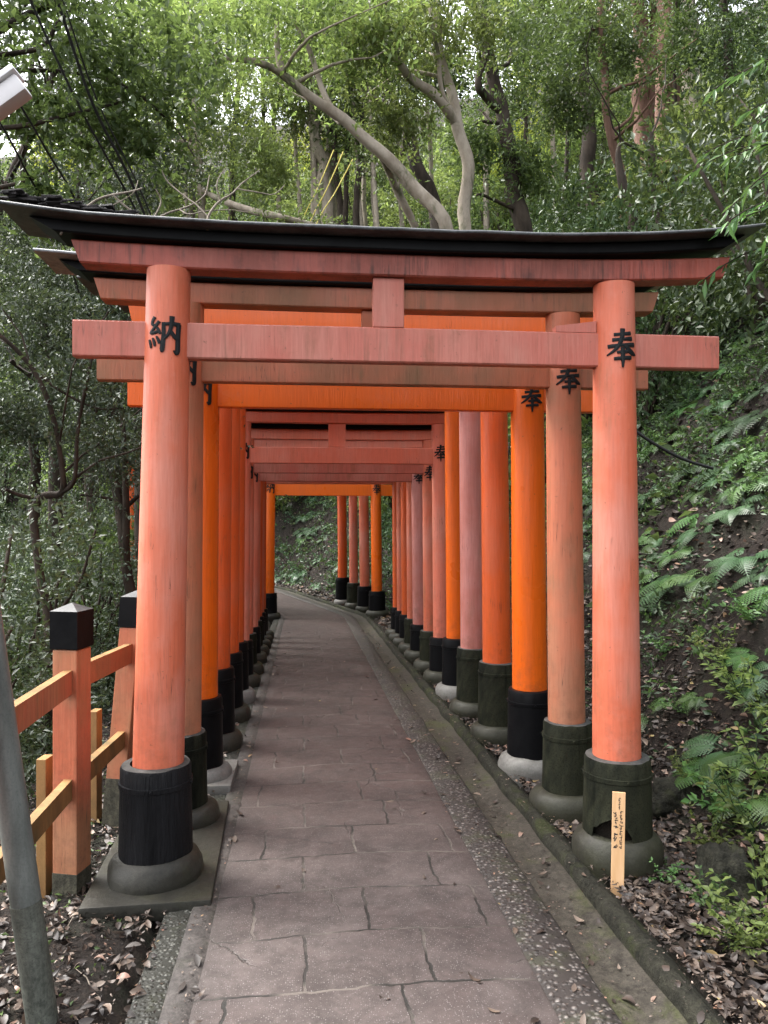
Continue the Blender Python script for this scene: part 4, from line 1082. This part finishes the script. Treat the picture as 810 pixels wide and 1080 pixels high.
tree('thick dark trunk close behind the nearest left pillar', 'bark_dark', 'leaf_grey',
     [(158, 680, 9.5, 22), (154, 600, 9.5, 19), (150, 500, 9.5, 17), (148, 400, 9.5, 15), (150, 330, 9.5, 13)], [], 700, 0.06, [(130, 350, 9.5, .9), (100, 320, 9.3, .8)], twig=0.16)
tree('broad greenish trunk piece far left below the beam ends', 'bark_dark', 'leaf_grey',
     [(58, 480, 10, 16), (54, 420, 10, 16), (52, 380, 10, 15), (50, 340, 10, 13)], [[(54, 410, 10, 8), (30, 395, 9.8, 7), (10, 380, 9.6, 5)]], 700, 0.06, [(40, 320, 10, .9), (80, 330, 10, .8)], twig=0.16)
# near overhanging branches top left
tree('leafy overhanging tree filling the top left corner, with dark drooping sprays', 'bark_dark', 'leaf_mid',
     [(-160, 520, 5.5, 22), (-150, 300, 5.5, 20), (-110, 150, 5.5, 16), (-40, 60, 5.6, 11), (40, 10, 5.8, 8), (120, -20, 6, 6)],
     [[(-40, 60, 5.6, 6), (40, 52, 5.7, 5), (60, 25, 5.7, 4), (80, 5, 5.8, 3)],
      [(-100, 140, 5.5, 6), (0, 135, 5.6, 5), (70, 122, 5.8, 4), (120, 110, 6, 3), (160, 100, 6.1, 2)],
      [(-60, 80, 5.6, 6), (60, 75, 5.9, 4), (130, 90, 6, 3), (180, 130, 6.2, 2.2), (205, 165, 6.2, 1.5)],
      [(-130, 220, 5.5, 6), (-30, 205, 5.6, 5), (30, 190, 5.7, 3), (60, 175, 5.8, 2)]], 760, 0.085,
     [(60, 30, 5.8, 0.75), (130, 60, 6.1, 0.65), (160, 110, 6.2, 0.55), (30, 100, 5.8, 0.45), (110, 150, 6.2, 0.45), (190, 30, 6.4, 0.65), (20, 10, 5.6, 0.6), (15, 215, 5.7, 0.3)], per=8, twig=0.18, auto=12)
tree('dark leaved tree behind the lamp head on the left', 'bark_dark', 'leaf_grey',
     [(-60, 560, 9, 16), (-40, 350, 9, 14), (0, 220, 9, 10), (40, 120, 9, 8), (80, 20, 9, 5)], [], 1100, 0.07,
     [(10, 260, 9, 0.9), (60, 300, 9.3, 0.8), (130, 200, 9.5, 0.8), (180, 170, 9.5, 0.8), (30, 340, 9, 0.8), (110, 100, 9.5, 0.9)], auto=8, twig=0.2)
tree('bright yellow green tree showing through the leaves at the upper left', 'bark_dark', 'leaf_yellow',
     [(95, 420, 20, 16), (90, 300, 20, 13), (85, 180, 20, 9), (80, 120, 20, 6)], [], 900, 0.12,
     [(85, 140, 20, 1.1), (120, 150, 20, .9), (55, 150, 20, .9), (95, 210, 20, 1.2)], auto=2)
tree('light green tree in the gap left of the pale arching limb', 'bark_pale', 'leaf_light',
     [(215, 330, 13, 12), (212, 200, 13, 10), (205, 100, 13, 8), (200, 0, 13, 5)], [[(212, 190, 13, 5), (240, 214, 12.5, 7), (290, 228, 12, 8), (330, 238, 12, 8)]], 1300, 0.09,
     [(200, 100, 13, 1.0), (250, 140, 13, 0.9), (160, 60, 13, 1.0), (230, 30, 13, 1.2), (180, 190, 13, 0.8), (280, 180, 13, 0.7)], auto=6)
for i, (px, dp, lm) in enumerate([(30, 14, 'leaf_mid'), (120, 16, 'leaf_grey'), (170, 18, 'leaf_mid'), (-20, 13, 'leaf_grey'), (90, 13, 'leaf_grey'), (250, 22, 'leaf_mid'), (60, 24, 'leaf_light'), (150, 26, 'leaf_light'), (200, 28, 'leaf_mid')]):
    tree('dark stemmed tree in the hollow, seen through the leaves on the left', 'bark_dark', lm,
         [(px + 8, 560, dp, 12), (px, 400, dp, 11), (px - 6, 200, dp, 8), (px + 5, 60, dp, 5)], [], 1000, 0.09,
         [(px + r3.uniform(-40, 40), yy, dp, dp * 0.09) for yy in (20, 110, 200, 290, 370, 440)], group='trees in the hollow', seed=i, auto=5, twig=0.24)

# ------------------------------------------------------------------ ferns
def fern_mesh(name, seed, nf, mat_, L0=0.62):
    rs = random.Random(seed); V = []; T = []; TI = []
    for f in range(nf):
        a = 6.28 * f / nf + rs.uniform(-.4, .4); L = L0 * rs.uniform(0.7, 1.1); lift = rs.uniform(0.55, 1.0); tn = min(1, max(0, rs.gauss(.45, .25)))
        dirh = Vector((math.cos(a), math.sin(a), 0)); sd_ = Vector((-math.sin(a), math.cos(a), 0))
        N = 17; tw = rs.uniform(-.25, .25)
        def pos(t): return dirh * (L * t * (1 - 0.12 * t)) + Vector((0, 0, 1)) * (L * (lift * 0.62 * t - 0.72 * t * t * lift)) + sd_ * tw * L * t * t
        # rachis
        for j in range(N):
            t0, t1 = j / N, (j + 1) / N; p0, p1 = pos(t0), pos(t1); wv = 0.0028
            o = len(V); V += [p0 - sd_ * wv, p0 + sd_ * wv, p1 + sd_ * wv * .8, p1 - sd_ * wv * .8]; T += [[o, o + 1, o + 2], [o, o + 2, o + 3]]; TI += [tn * .5] * 4
        for j in range(3, N):
            t = j / N; p = pos(t); tg = (pos(min(1, t + .03)) - p).normalized()
            nrm = sd_.cross(tg).normalized()
            pl = L * 0.27 * math.sin(math.pi * min(1, (t * 1.02)) ** 0.75) * (1.05 - t * .35) + 0.008
            for sg in (-1, 1):
                ax = (sd_ * sg + tg * 0.45 - Vector((0, 0, .22))).normalized(); cr = ax.cross(nrm).normalized()
                K = 6
                for q_ in range(K):   # lobes along the pinna
                    u0 = q_ / K; wl = pl * 0.125 * (1 - u0 * .75) + 0.002; c0 = p + ax * pl * u0; c1 = p + ax * pl * (u0 + 1 / K * .95)
                    tip1 = p + ax * pl * (u0 + 0.7 / K) + cr * wl * 1.35; tip2 = p + ax * pl * (u0 + 0.7 / K) - cr * wl * 1.35
                    o = len(V); V += [c0, c1, tip1, tip2]; T += [[o, o + 1, o + 2], [o, o + 3, o + 1]]; TI += [tn] * 4
    me = npmesh(name, np.array([tuple(v) for v in V]), np.array(T), np.array(TI)); me.materials.append(M[mat_]); return me
FERN = [fern_mesh('fern_plant', 31 + i, n, m) for i, (n, m) in enumerate([(8, 'fern'), (7, 'fern'), (9, 'fern'), (6, 'fern_bright'), (8, 'fern_bright')])]
def put_fern(x, y, sc_, k=None, label='green fern arching out of the leaf strewn bank right of the gates', group='ferns on the bank', tilt=0.55):
    o = link('fern', FERN[rnd.randrange(5) if k is None else k], None)
    S_, D_ = sd_of([x], [y]); hd = SP[min(max(int((S_[0] + 12) / .25), 0), len(SP) - 1)][3]
    o.location = (x, y, gz(x, y) - 0.01)
    # lean down-slope
    m = Matrix.Rotation(hd, 4, 'Z') @ Matrix.Rotation(-tilt, 4, 'Y') @ Matrix.Rotation(rnd.random() * 6.28, 4, 'Z')
    o.rotation_euler = m.to_euler(); o.scale = (sc_,) * 3
    tag(o, label, 'fern', group); return o
n = 0; tries = 0
FP = []
while n < 182 and tries < 8000:
    tries += 1
    s_, d_ = rnd.uniform(2.2, 13), 2.0 + rnd.random() ** 0.9 * 4.2
    x, y = from_sd(s_, d_); z = gz(x, y)
    v = inview(x, y, z, 40)
    if not v or v[0] < 600: continue
    if z < 1.0 and rnd.random() < 0.94: continue
    if noise.noise(Vector((x * .9, y * .9, 2))) < -0.2: continue
    if any((a - x) ** 2 + (b - y) ** 2 < 0.03 for a, b in FP): continue
    FP.append((x, y)); put_fern(x, y, rnd.uniform(.38, .8)); n += 1
n = 0; tries = 0
while n < 115 and tries < 14000:
    tries += 1
    s_, d_ = rnd.uniform(14.5, 30), 1.75 + rnd.random() * 6.5
    x, y = from_sd(s_, d_); z = gz(x, y); v = inview(x, y, z, 10)
    if not v or not (262 < v[0] < 440) or v[1] < 455: continue
    put_fern(x, y, rnd.uniform(.5, 1.0), label='dense fern on the bank at the bend, seen through the gates', group='ferns at the bend'); n += 1
# named foreground ferns
for px, py, dp, sc_, k_ in [(745, 610, 3.9, .85, 3), (790, 590, 3.7, .8, 0), (690, 640, 4.4, .4, 1), (800, 690, 3.6, .6, 3), (765, 790, 3.35, .62, 0), (745, 815, 3.3, .5, 4), (800, 800, 3.2, .6, 3), (740, 740, 3.7, .35, 4), (705, 740, 4.1, .3, 4), (790, 850, 3.1, .5, 4)]:
    p = at(px, py, dp)
    # drop on to the bank along the view ray
    for t in np.arange(1.5, 8, 0.04):
        q_ = at(px, py, t)
        if q_.z <= gz(q_.x, q_.y): break
    put_fern(q_.x, q_.y, sc_, k_, label='bright fern low on the bank at the right edge', group='low ferns at the right edge', tilt=0.4)

# small leafy plants at the lower right
def sprig_mesh(name, seed, mat_):
    rs = np.random.RandomState(seed); r2 = random.Random(seed); mb = MB(); C = []; D = []
    for i in range(9):
        a = r2.random() * 6.28; d = Vector((math.cos(a) * .7, math.sin(a) * .7, 1)).normalized(); p = Vector((0, 0, -0.02)); pts = [p.copy()]
        for j in range(7):
            d = (d + Vector((r2.uniform(-.3, .3), r2.uniform(-.3, .3), -.08))).normalized(); p = p + d * .045; pts.append(p.copy())
            for _ in range(3): C.append(tuple(p)); D.append((d.x + r2.uniform(-1, 1), d.y + r2.uniform(-1, 1), d.z * .3))
        mb.tube(pts, [0.0025] * len(pts), 5)
    V, T, t = leaves(np.array(C), np.array(D), 0.05, rs, up_bias=.7, spread=.3, aspect=.5)
    lm = npmesh(name, V, T, t); lm.materials.append(M[mat_])
    sm = pymesh(name + '_stem', mb.V, mb.F); sm.materials.append(M['leaf_dark']); return lm, sm
SPR = [sprig_mesh('sprig_foliage', 60 + i, m) for i, m in enumerate(['leaf_light', 'fern_bright', 'leaf_light'])]
for i, (px, py, sc_) in enumerate([(760, 700, .7), (795, 660, .8), (780, 740, .9), (805, 760, 1), (765, 860, .9), (800, 880, 1.0), (750, 900, .7), (745, 960, .5), (785, 1000, .7), (805, 985, .8), (700, 930, .35), (730, 830, .6), (806, 830, .9), (700, 690, .5), (730, 680, .4), (810, 930, .8), (720, 755, .45), (770, 1005, .5)]):
    for t in np.arange(1.5, 9, 0.03):
        q_ = at(px, py, t)
        if q_.z <= gz(q_.x, q_.y): break
    lm, sm = SPR[i % 3]
    o = empty('leafy_plant', (q_.x, q_.y, gz(q_.x, q_.y)), rnd.random() * 6.28); o.scale = (sc_,) * 3
    tag(o, 'small bright green leafy plant low on the bank at the right', 'plant', 'leafy plants low on the bank')
    link('foliage', lm, None, o); link('stem', sm, None, o)
# bright frond sprays reaching in at the right edge
def spray(px, py, dp, label):
    root = empty('overhanging_branch', at(px, py, dp)); o0 = root.location.copy()
    tag(root, label, 'branch', 'bright sprays at the right edge')
    rs = np.random.RandomState(int(px + py)); mb = MB(); C = []; D = []
    for k_ in range(5):
        d = Vector((-1, rnd.uniform(-.3, .3), rnd.uniform(-.35, .15))).normalized(); p = Vector((rnd.uniform(0, .2), rnd.uniform(-.1, .1), rnd.uniform(-.1, .12))); pts = [p.copy()]
        for j in range(8):
            d = (d + Vector((0, rnd.uniform(-.1, .1), -.07))).normalized(); p = p + d * .055; pts.append(p.copy())
            for sg in (-1, 1): C.append(tuple(p)); D.append((d.x * .8, sg * .5, d.z - .35))
        mb.tube(pts, [0.003] * len(pts), 5)
    V, T, t = leaves(np.array(C), np.array(D), 0.085, rs, up_bias=.6, spread=.35, aspect=.22)
    link('foliage', npmesh('foliage', V, T, t), M['fern_bright'], root)
    mb.tube([Vector((0.1, 0, 0)), Vector((.6, 0.05, -.25)), Vector((1.0, .1, -.6))], [.006, .01, .014], 7)
    mb.build('stem', M['bark_dark'], root, True)
spray(840, 88, 3.4, 'bright green narrow leaved spray hanging in at the top right edge')
spray(828, 150, 3.6, 'bright green narrow leaved spray just above the roof end at the right edge')
spray(842, 226, 3.3, 'bright green narrow leaved spray brushing the right end of the roof')

# ------------------------------------------------------------------ litter and ground cover (stuff)
def curled(centers, dirs, size, rs, up=0.7, aspect=0.45):
    n = len(centers)
    a = dirs / (np.linalg.norm(dirs, axis=1, keepdims=True) + 1e-9); a = a + rs.normal(size=(n, 3)) * np.array([0, 0, .22]); a /= np.linalg.norm(a, axis=1, keepdims=True)
    nrm = rs.normal(size=(n, 3)) * (1 - up); nrm[:, 2] += up
    s_ = np.cross(nrm, a); s_ /= np.linalg.norm(s_, axis=1, keepdims=True) + 1e-9
    nn = np.cross(a, s_)
    L = size * rs.uniform(0.45, 1.3, (n, 1)); W = L * aspect * rs.uniform(.7, 1.2, (n, 1)); cu = rs.uniform(-.28, .28, (n, 1)); fo = rs.uniform(-.05, .5, (n, 1)); sw = rs.uniform(-.12, .12, (n, 1))
    T_ = [0, .14, .36, .62, .84, 1.0]; Wd = [0.03, .62, 1.0, .88, .48, .02]
    rows = []
    for t, wd in zip(T_, Wd):
        c = centers + a * L * (t - .5) + s_ * L * sw * (4 * t * (1 - t)) + nn * L * cu * (2 * t - 1) ** 2
        h = W * wd / 2
        rows += [c - s_ * h + nn * h * fo, c, c + s_ * h + nn * h * fo]
    V = np.stack(rows, 1).reshape(-1, 3)
    tr = []
    for j in range(5):
        for k_ in range(2):
            o = j * 3 + k_; tr += [[o, o + 1, o + 4], [o, o + 4, o + 3]]
    T = (np.arange(n)[:, None, None] * 18 + np.array(tr)[None]).reshape(-1, 3)
    return V, T
def scatter(name, n, gen, size, mat_, seed, up=0.75, aspect=0.45, lift=0.008, spread=1.0, tintf=None):
    rs = np.random.RandomState(seed); P = []
    while len(P) < n:
        xy = gen(rs)
        if xy is not None: P.append(xy)
    P = np.array(P); z = terrain(P[:, 0], P[:, 1])
    S_, D_ = sd_of(P[:, 0], P[:, 1])
    on = (D_ > -0.53) & (D_ < 1.26)
    top = np.where(D_ < -0.43, -0.008, np.where(D_ < .75, 0.006, np.where(D_ < .93, 0.006, np.where(D_ < 1.13, -0.045, 0.016))))
    z = np.where(on, zp(S_) + top, z)
    C = np.stack([P[:, 0], P[:, 1], z + lift + rs.uniform(0, .012, len(P)) * (~on)], 1)
    a = rs.uniform(0, 6.28, n); D = np.stack([np.cos(a), np.sin(a), np.zeros(n)], 1)
    V, T, t = leaves(C, D, size, rs, up_bias=up, spread=0.12, aspect=aspect)
    t = np.repeat(rs.uniform(0, 1, n) ** 1.1, 4)
    if mat_ == 'litter':
        V, T = curled(C, D, size * 1.15, rs, up, aspect * .95); t = np.repeat(rs.uniform(0, 1, n) ** 1.15, 18)
    return tag(link(name, npmesh(name, V, T, t), M[mat_]), kind='stuff')
def gen_right(rs):
    s_, d_ = rs.uniform(1.4, 8), 1.26 + rs.exponential(1.0)
    if d_ > 5: return None
    if d_ > 2.4 and noise.noise(Vector((s_ * 1.2, d_ * 1.2, 4))) < -0.05: return None
    return (d_, s_)
def gen_left(rs):
    s_, d_ = rs.uniform(1.3, 9), -0.5 - rs.exponential(0.8)
    if d_ < -5: return None
    if d_ > -0.9 and s_ < 3.0 and rs.uniform() < 0.35: return None
    return (d_, s_)
def gen_path(rs):
    s_ = rs.uniform(1.5, 12); r_ = rs.uniform()
    if r_ < .42: d_ = rs.uniform(.95, 1.17)
    elif r_ < .62: d_ = -0.30 - abs(rs.normal(0, .10))
    elif r_ < .8: d_ = rs.uniform(.72, .95)
    else: d_ = rs.uniform(-.3, .72)
    return (d_, s_)
def gen_far(rs):
    s_, d_ = rs.uniform(6, 26), 1.3 + rs.exponential(2.0)
    if d_ > 9: return None
    return from_sd(s_, d_)
scatter('leaf_litter', 16000, gen_right, 0.044, 'litter', 1, up=.62)
scatter('leaf_litter', 8000, gen_left, 0.037, 'litter', 2, up=.62)
scatter('leaf_litter', 9000, gen_far, 0.085, 'litter', 3, up=.6)
scatter('leaf_crumbs', 5200, lambda rs: (rs.choice([rs.uniform(.94, 1.13), -.33 - abs(rs.normal(0, .07)), rs.uniform(.73, .95), rs.uniform(1.13, 1.3)]), rs.uniform(1.5, 13)), 0.011, 'litter', 14, up=.8, lift=.001)
scatter('leaf_crumbs', 9000, lambda rs: (rs.uniform(-2.2, -.5), 1.4 + rs.exponential(1.6)), 0.015, 'litter', 15, up=.6, lift=.002)
scatter('leaf_crumbs', 9000, lambda rs: (rs.uniform(1.2, 2.6), 1.4 + rs.exponential(2.2)), 0.016, 'litter', 16, up=.6, lift=.002)
scatter('fallen_leaves', 420, gen_path, 0.040, 'litter', 4, up=.93, lift=.003)
def gen_cover(rs):
    s_, d_ = rs.uniform(2.0, 16), 1.9 + rs.uniform(0, 1) * 5
    if noise.noise(Vector((s_ * .8, d_ * .8, 8))) < 0.05 - (d_ - 2) * 0.08: return None
    return (d_, s_)
def gen_hill(rs):
    s_, d_ = rs.uniform(6, 45), rs.uniform(2.5, 30); return from_sd(s_, d_)
scatter('ground_cover', 9000, gen_cover, 0.06, 'fern', 5, up=.45, lift=.03)
scatter('ground_cover', 26000, gen_hill, 0.16, 'leaf_mid', 6, up=.4, lift=.05)
scatter('moss_sprigs', 1500, lambda rs: (rs.uniform(-2.4, -.62), rs.uniform(1.6, 7)) if noise.noise(Vector((rs.uniform(), 1, 2))) > -1 else None, 0.03, 'leaf_mid', 7, up=.4, lift=.01)
def gen_hollow(rs):
    x_, y_ = rs.uniform(-18, -2), rs.uniform(2.5, 24); return (x_, y_)
scatter('ground_cover', 14000, gen_hollow, 0.10, 'leaf_grey', 8, up=.4, lift=.05)
def gen_far_left(rs): return (rs.uniform(-45, -10), rs.uniform(12, 50))
scatter('ground_cover', 9000, gen_far_left, 0.25, 'leaf_mid', 9, up=.4, lift=.1)

def undergrowth(name, n, gen, size, per, mat_, seed, twig=.12, h=.12):
    rs = np.random.RandomState(seed); P = []
    while len(P) < n:
        p = gen(rs)
        if p is not None: P.append(p)
    P = np.array(P); z = terrain(P[:, 0], P[:, 1])
    C = np.stack([P[:, 0], P[:, 1], z + rs.uniform(0.0, h, n)], 1)
    V, T, t = twig_leaves(C, np.tile(np.array([[-.5, 0, .35]]), (n, 1)), rs, per, size, twig=twig, up_bias=.5)
    tag(link(name, npmesh(name, V, T, t), M[mat_]), kind='stuff')
def g_bank(rs):
    s_, d_ = rs.uniform(2.0, 15), 2.1 + rs.uniform(0, 1) ** .8 * 5
    lim = -0.05 if d_ > 3.0 else 0.16
    if noise.noise(Vector((s_ * 1.5, d_ * 1.5, 5))) < lim: return None
    return (d_, s_)
def g_bend(rs):
    s_, d_ = rs.uniform(14, 32), 1.75 + rs.uniform(0, 1) * 8
    if noise.noise(Vector((s_ * .9, d_ * .9, 5))) < -0.28: return None
    return from_sd(s_, d_)
undergrowth('undergrowth', 3600, g_bank, 0.055, 9, 'leaf_dark', 31)
undergrowth('undergrowth', 1700, g_bank, 0.045, 9, 'leaf_grey', 32, h=.18)
undergrowth('undergrowth', 2600, g_bank, 0.05, 9, 'fern_bright', 35, h=.16)
undergrowth('undergrowth', 5200, g_bend, 0.085, 9, 'fern', 33, .2, .3)
undergrowth('undergrowth', 3000, g_bend, 0.085, 9, 'fern_bright', 34, .2, .35)
mb = MB(); r9 = random.Random(9)
for i in range(420):
    if r9.random() < .5: x_, y_ = r9.uniform(-2.4, -.55), r9.uniform(1.5, 6)
    else: x_, y_ = 1.25 + r9.random() ** 1.4 * 3, r9.uniform(1.5, 8)
    L = r9.uniform(.03, .16); a = r9.random() * 6.28; z_ = gz(x_, y_) + .008
    x2, y2 = x_ + math.cos(a) * L, y_ + math.sin(a) * L; z2 = gz(x2, y2) + .012
    mb.tube([(x_, y_, z_), ((x_ + x2) / 2 + r9.uniform(-.01, .01), (y_ + y2) / 2, (z_ + z2) / 2 + .006), (x2, y2, z2)], [.0022, .0018, .0010], 5)
tag(mb.build('fallen_twigs', M['twig'], None, True), kind='stuff')
# rocks low on the right bank
def rock(px, py, sc_, label, seed):
    for t in np.arange(1.5, 9, 0.03):
        q_ = at(px, py, t)
        if q_.z <= gz(q_.x, q_.y): break
    bm = bmesh.new(); bmesh.ops.create_icosphere(bm, subdivisions=4, radius=1)
    for v in bm.verts:
        n_ = noise.fractal(v.co * 1.3 + Vector((seed, 0, 0)), .8, 2, 4) * .38; v.co = v.co * (1 + n_)
        v.co = Vector((v.co.x * sc_[0], v.co.y * sc_[1], v.co.z * sc_[2]))
    me = bpy.data.meshes.new('rock'); bm.to_mesh(me); bm.free()
    o = link('rock', me, M['kerb'], smooth=True); o.location = (q_.x, q_.y, gz(q_.x, q_.y) + sc_[2] * .15)
    tag(o, label, 'rock')
rock(765, 940, (.11, .12, .17), 'mossy dark rock standing at the foot of the bank in the lower right', 2)
rock(712, 850, (.14, .12, .10), 'low mossy rock behind the right pillar at the foot of the bank', 5)

# ------------------------------------------------------------------ things on and over the roof
def dead_branch():
    root = empty('dead_branch', at(190, 226, 3.15)); o0 = root.location.copy()
    tag(root, 'bare grey dead branch with crooked twigs lying on the left part of the roof', 'branch')
    mb = MB()
    for line in [[(64, 247, 3.05, 2.2), (75, 231, 3.1, 2.4), (98, 214, 3.12, 2.8), (120, 206, 3.15, 2.6), (150, 198, 3.2, 1.8)],
                 [(120, 206, 3.15, 2), (138, 222, 3.15, 2.2), (160, 230, 3.15, 2.2), (190, 222, 3.2, 2), (215, 205, 3.2, 1.5), (222, 185, 3.25, 1.2)],
                 [(160, 230, 3.15, 1.8), (170, 215, 3.2, 1.6), (165, 200, 3.2, 1.2)],
                 [(219, 243, 3.1, 3), (220, 230, 3.12, 2.8), (232, 212, 3.15, 2.2), (250, 200, 3.2, 1.6), (275, 178, 3.25, 1)],
                 [(220, 230, 3.12, 2), (205, 214, 3.15, 1.6), (180, 196, 3.2, 1.4), (172, 178, 3.2, 1)],
                 [(232, 212, 3.15, 1.6), (228, 195, 3.15, 1.3), (238, 176, 3.2, 1)],
                 [(250, 200, 3.2, 1.3), (285, 205, 3.2, 1.2), (300, 195, 3.25, .8)],
                 [(138, 222, 3.15, 1.5), (110, 222, 3.1, 1.3), (140, 205, 3.1, 1), (145, 190, 3.15, .8)],
                 [(190, 222, 3.2, 1.4), (205, 226, 3.15, 1.4), (240, 220, 3.2, 1.2), (262, 224, 3.2, 1)]]:
        P = smooth_path([at(a, b, c) for a, b, c, _ in line], 4); W = []
        for i in range(len(line) - 1):
            for k_ in range(4): W.append((line[i][3] + (line[i + 1][3] - line[i][3]) * k_ / 4) / F * 3.15 / 2)
        W.append(line[-1][3] / F * 3.15 / 2)
        P = [p + Vector((noise.noise(p * 9), 0, noise.noise(p * 9 + Vector((3, 3, 3))))) * .012 for p in P]
        mb.tube([p - o0 for p in P], W, 6)
    mb.build('twigs', M['twig'], root, True)
dead_branch()
def debris():
    root = empty('bark_debris', (-0.7, 3.26, 2.78)); tag(root, 'heap of dark bark strips and rotten debris on the left end of the roof', 'debris')
    r2 = random.Random(3); mb = MB()
    for i in range(90):
        x_ = -1.17 + 0.62 * r2.random() ** 1.4; L = r2.uniform(.03, .12)
        zt = 2.688 + .05 * (abs(x_ - .4) / 1.5) ** 3.2 + r2.uniform(0, .022) + max(0, (-0.75 - x_)) * .06
        a = r2.uniform(-.35, .35); m_ = Matrix.Translation((x_ + .7, r2.uniform(-.11, .08), zt - 2.78)) @ Matrix.Rotation(a, 4, 'Z') @ Matrix.Rotation(r2.uniform(-.15, .1), 4, 'Y') @ Matrix.Rotation(r2.uniform(-.5, .5), 4, 'X')
        mb.box(-L / 2, L / 2, -r2.uniform(.005, .018), r2.uniform(.005, .018), -.003, r2.uniform(.001, .007), .001, m_)
    mb.build('bark_strips', M['debris'], root)
debris()
def cable(name, pts, r_, m, label, cat, group=None, parent_pts=True):
    P = smooth_path([at(*p) for p in pts], 6); o0 = P[0]
    mb = MB(); mb.tube([p - o0 for p in P], r_, 8); o = mb.build(name, M[m], None, True, 80); o.location = o0
    return tag(o, label, cat, group)
cable('overhead_cable', [(10, -60, 5.0), (32, 0, 5.2), (85, 115, 5.6), (148, 232, 6.2), (185, 330, 6.6)], .009, 'rubber', 'upper left black cable slanting down past the lamp head', 'cable', 'black cables at the upper left')
cable('overhead_cable', [(34, -60, 5.0), (60, 0, 5.2), (98, 110, 5.6), (142, 200, 6.0), (190, 330, 6.6)], .011, 'rubber', 'rightmost thick black cable slanting down at the upper left', 'cable', 'black cables at the upper left')
cable('overhead_cable', [(40, -60, 5.0), (66, 0, 5.2), (102, 105, 5.6), (150, 205, 6.0), (200, 330, 6.6)], .006, 'rubber', 'thin black cable running beside the rightmost thick one', 'cable', 'black cables at the upper left')
cable('overhead_cable', [(-30, 60, 5.0), (10, 95, 5.2), (50, 160, 5.6), (84, 222, 6.0), (120, 330, 6.6)], .008, 'rubber', 'black cable passing under the lamp head towards the roof end', 'cable', 'black cables at the upper left')
cable('overhead_cable', [(-40, 80, 5.0), (0, 130, 5.2), (30, 185, 5.6), (60, 240, 6.0), (90, 330, 6.6)], .008, 'rubber', 'leftmost black cable, lowest below the lamp head', 'cable', 'black cables at the upper left')
cable('black_hose', [(666, 452, 5.2), (690, 468, 5.2), (720, 484, 5.2), (752, 494, 5.2)], .011, 'rubber', 'black hose crossing the fern bank just right of the nearest right pillar', 'hose')
for i, (a, b, w_) in enumerate([((352, 158), (318, 235), 'leftmost'), ((362, 160), (326, 237), 'middle'), ((372, 168), (334, 236), 'rightmost')]):
    cable('yellow_rope', [(a[0], a[1], 13.2), ((a[0] + b[0]) / 2 + 1, (a[1] + b[1]) / 2, 13.2), (b[0], b[1], 13.2), (b[0] - 18, b[1] + 60, 13.2)], .010, 'yellow', w_ + ' of three slanting yellow ropes by the pale trunk', 'rope', 'yellow ropes by the pale trunk')
# far red structure in the hollow
def far_gate():
    p = at(138, 600, 13.5); z = gz(p.x, p.y)
    root = empty('shrine_post', (p.x, p.y, z)); tag(root, 'orange red wooden post glimpsed between dark trunks left of the nearest pillar', 'post')
    ht = at(138, 485, 13.5).z - z
    mb = MB(); mb.lathe([(.10, .35), (.095, ht)], 0, 0, 20); mb.build('shaft', M['orange_red'], root, True)
    mb = MB(); mb.lathe([(.14, -.2), (.14, .36)], 0, 0, 20); mb.build('sleeve', M['black_paint'], root, True)
far_gate()
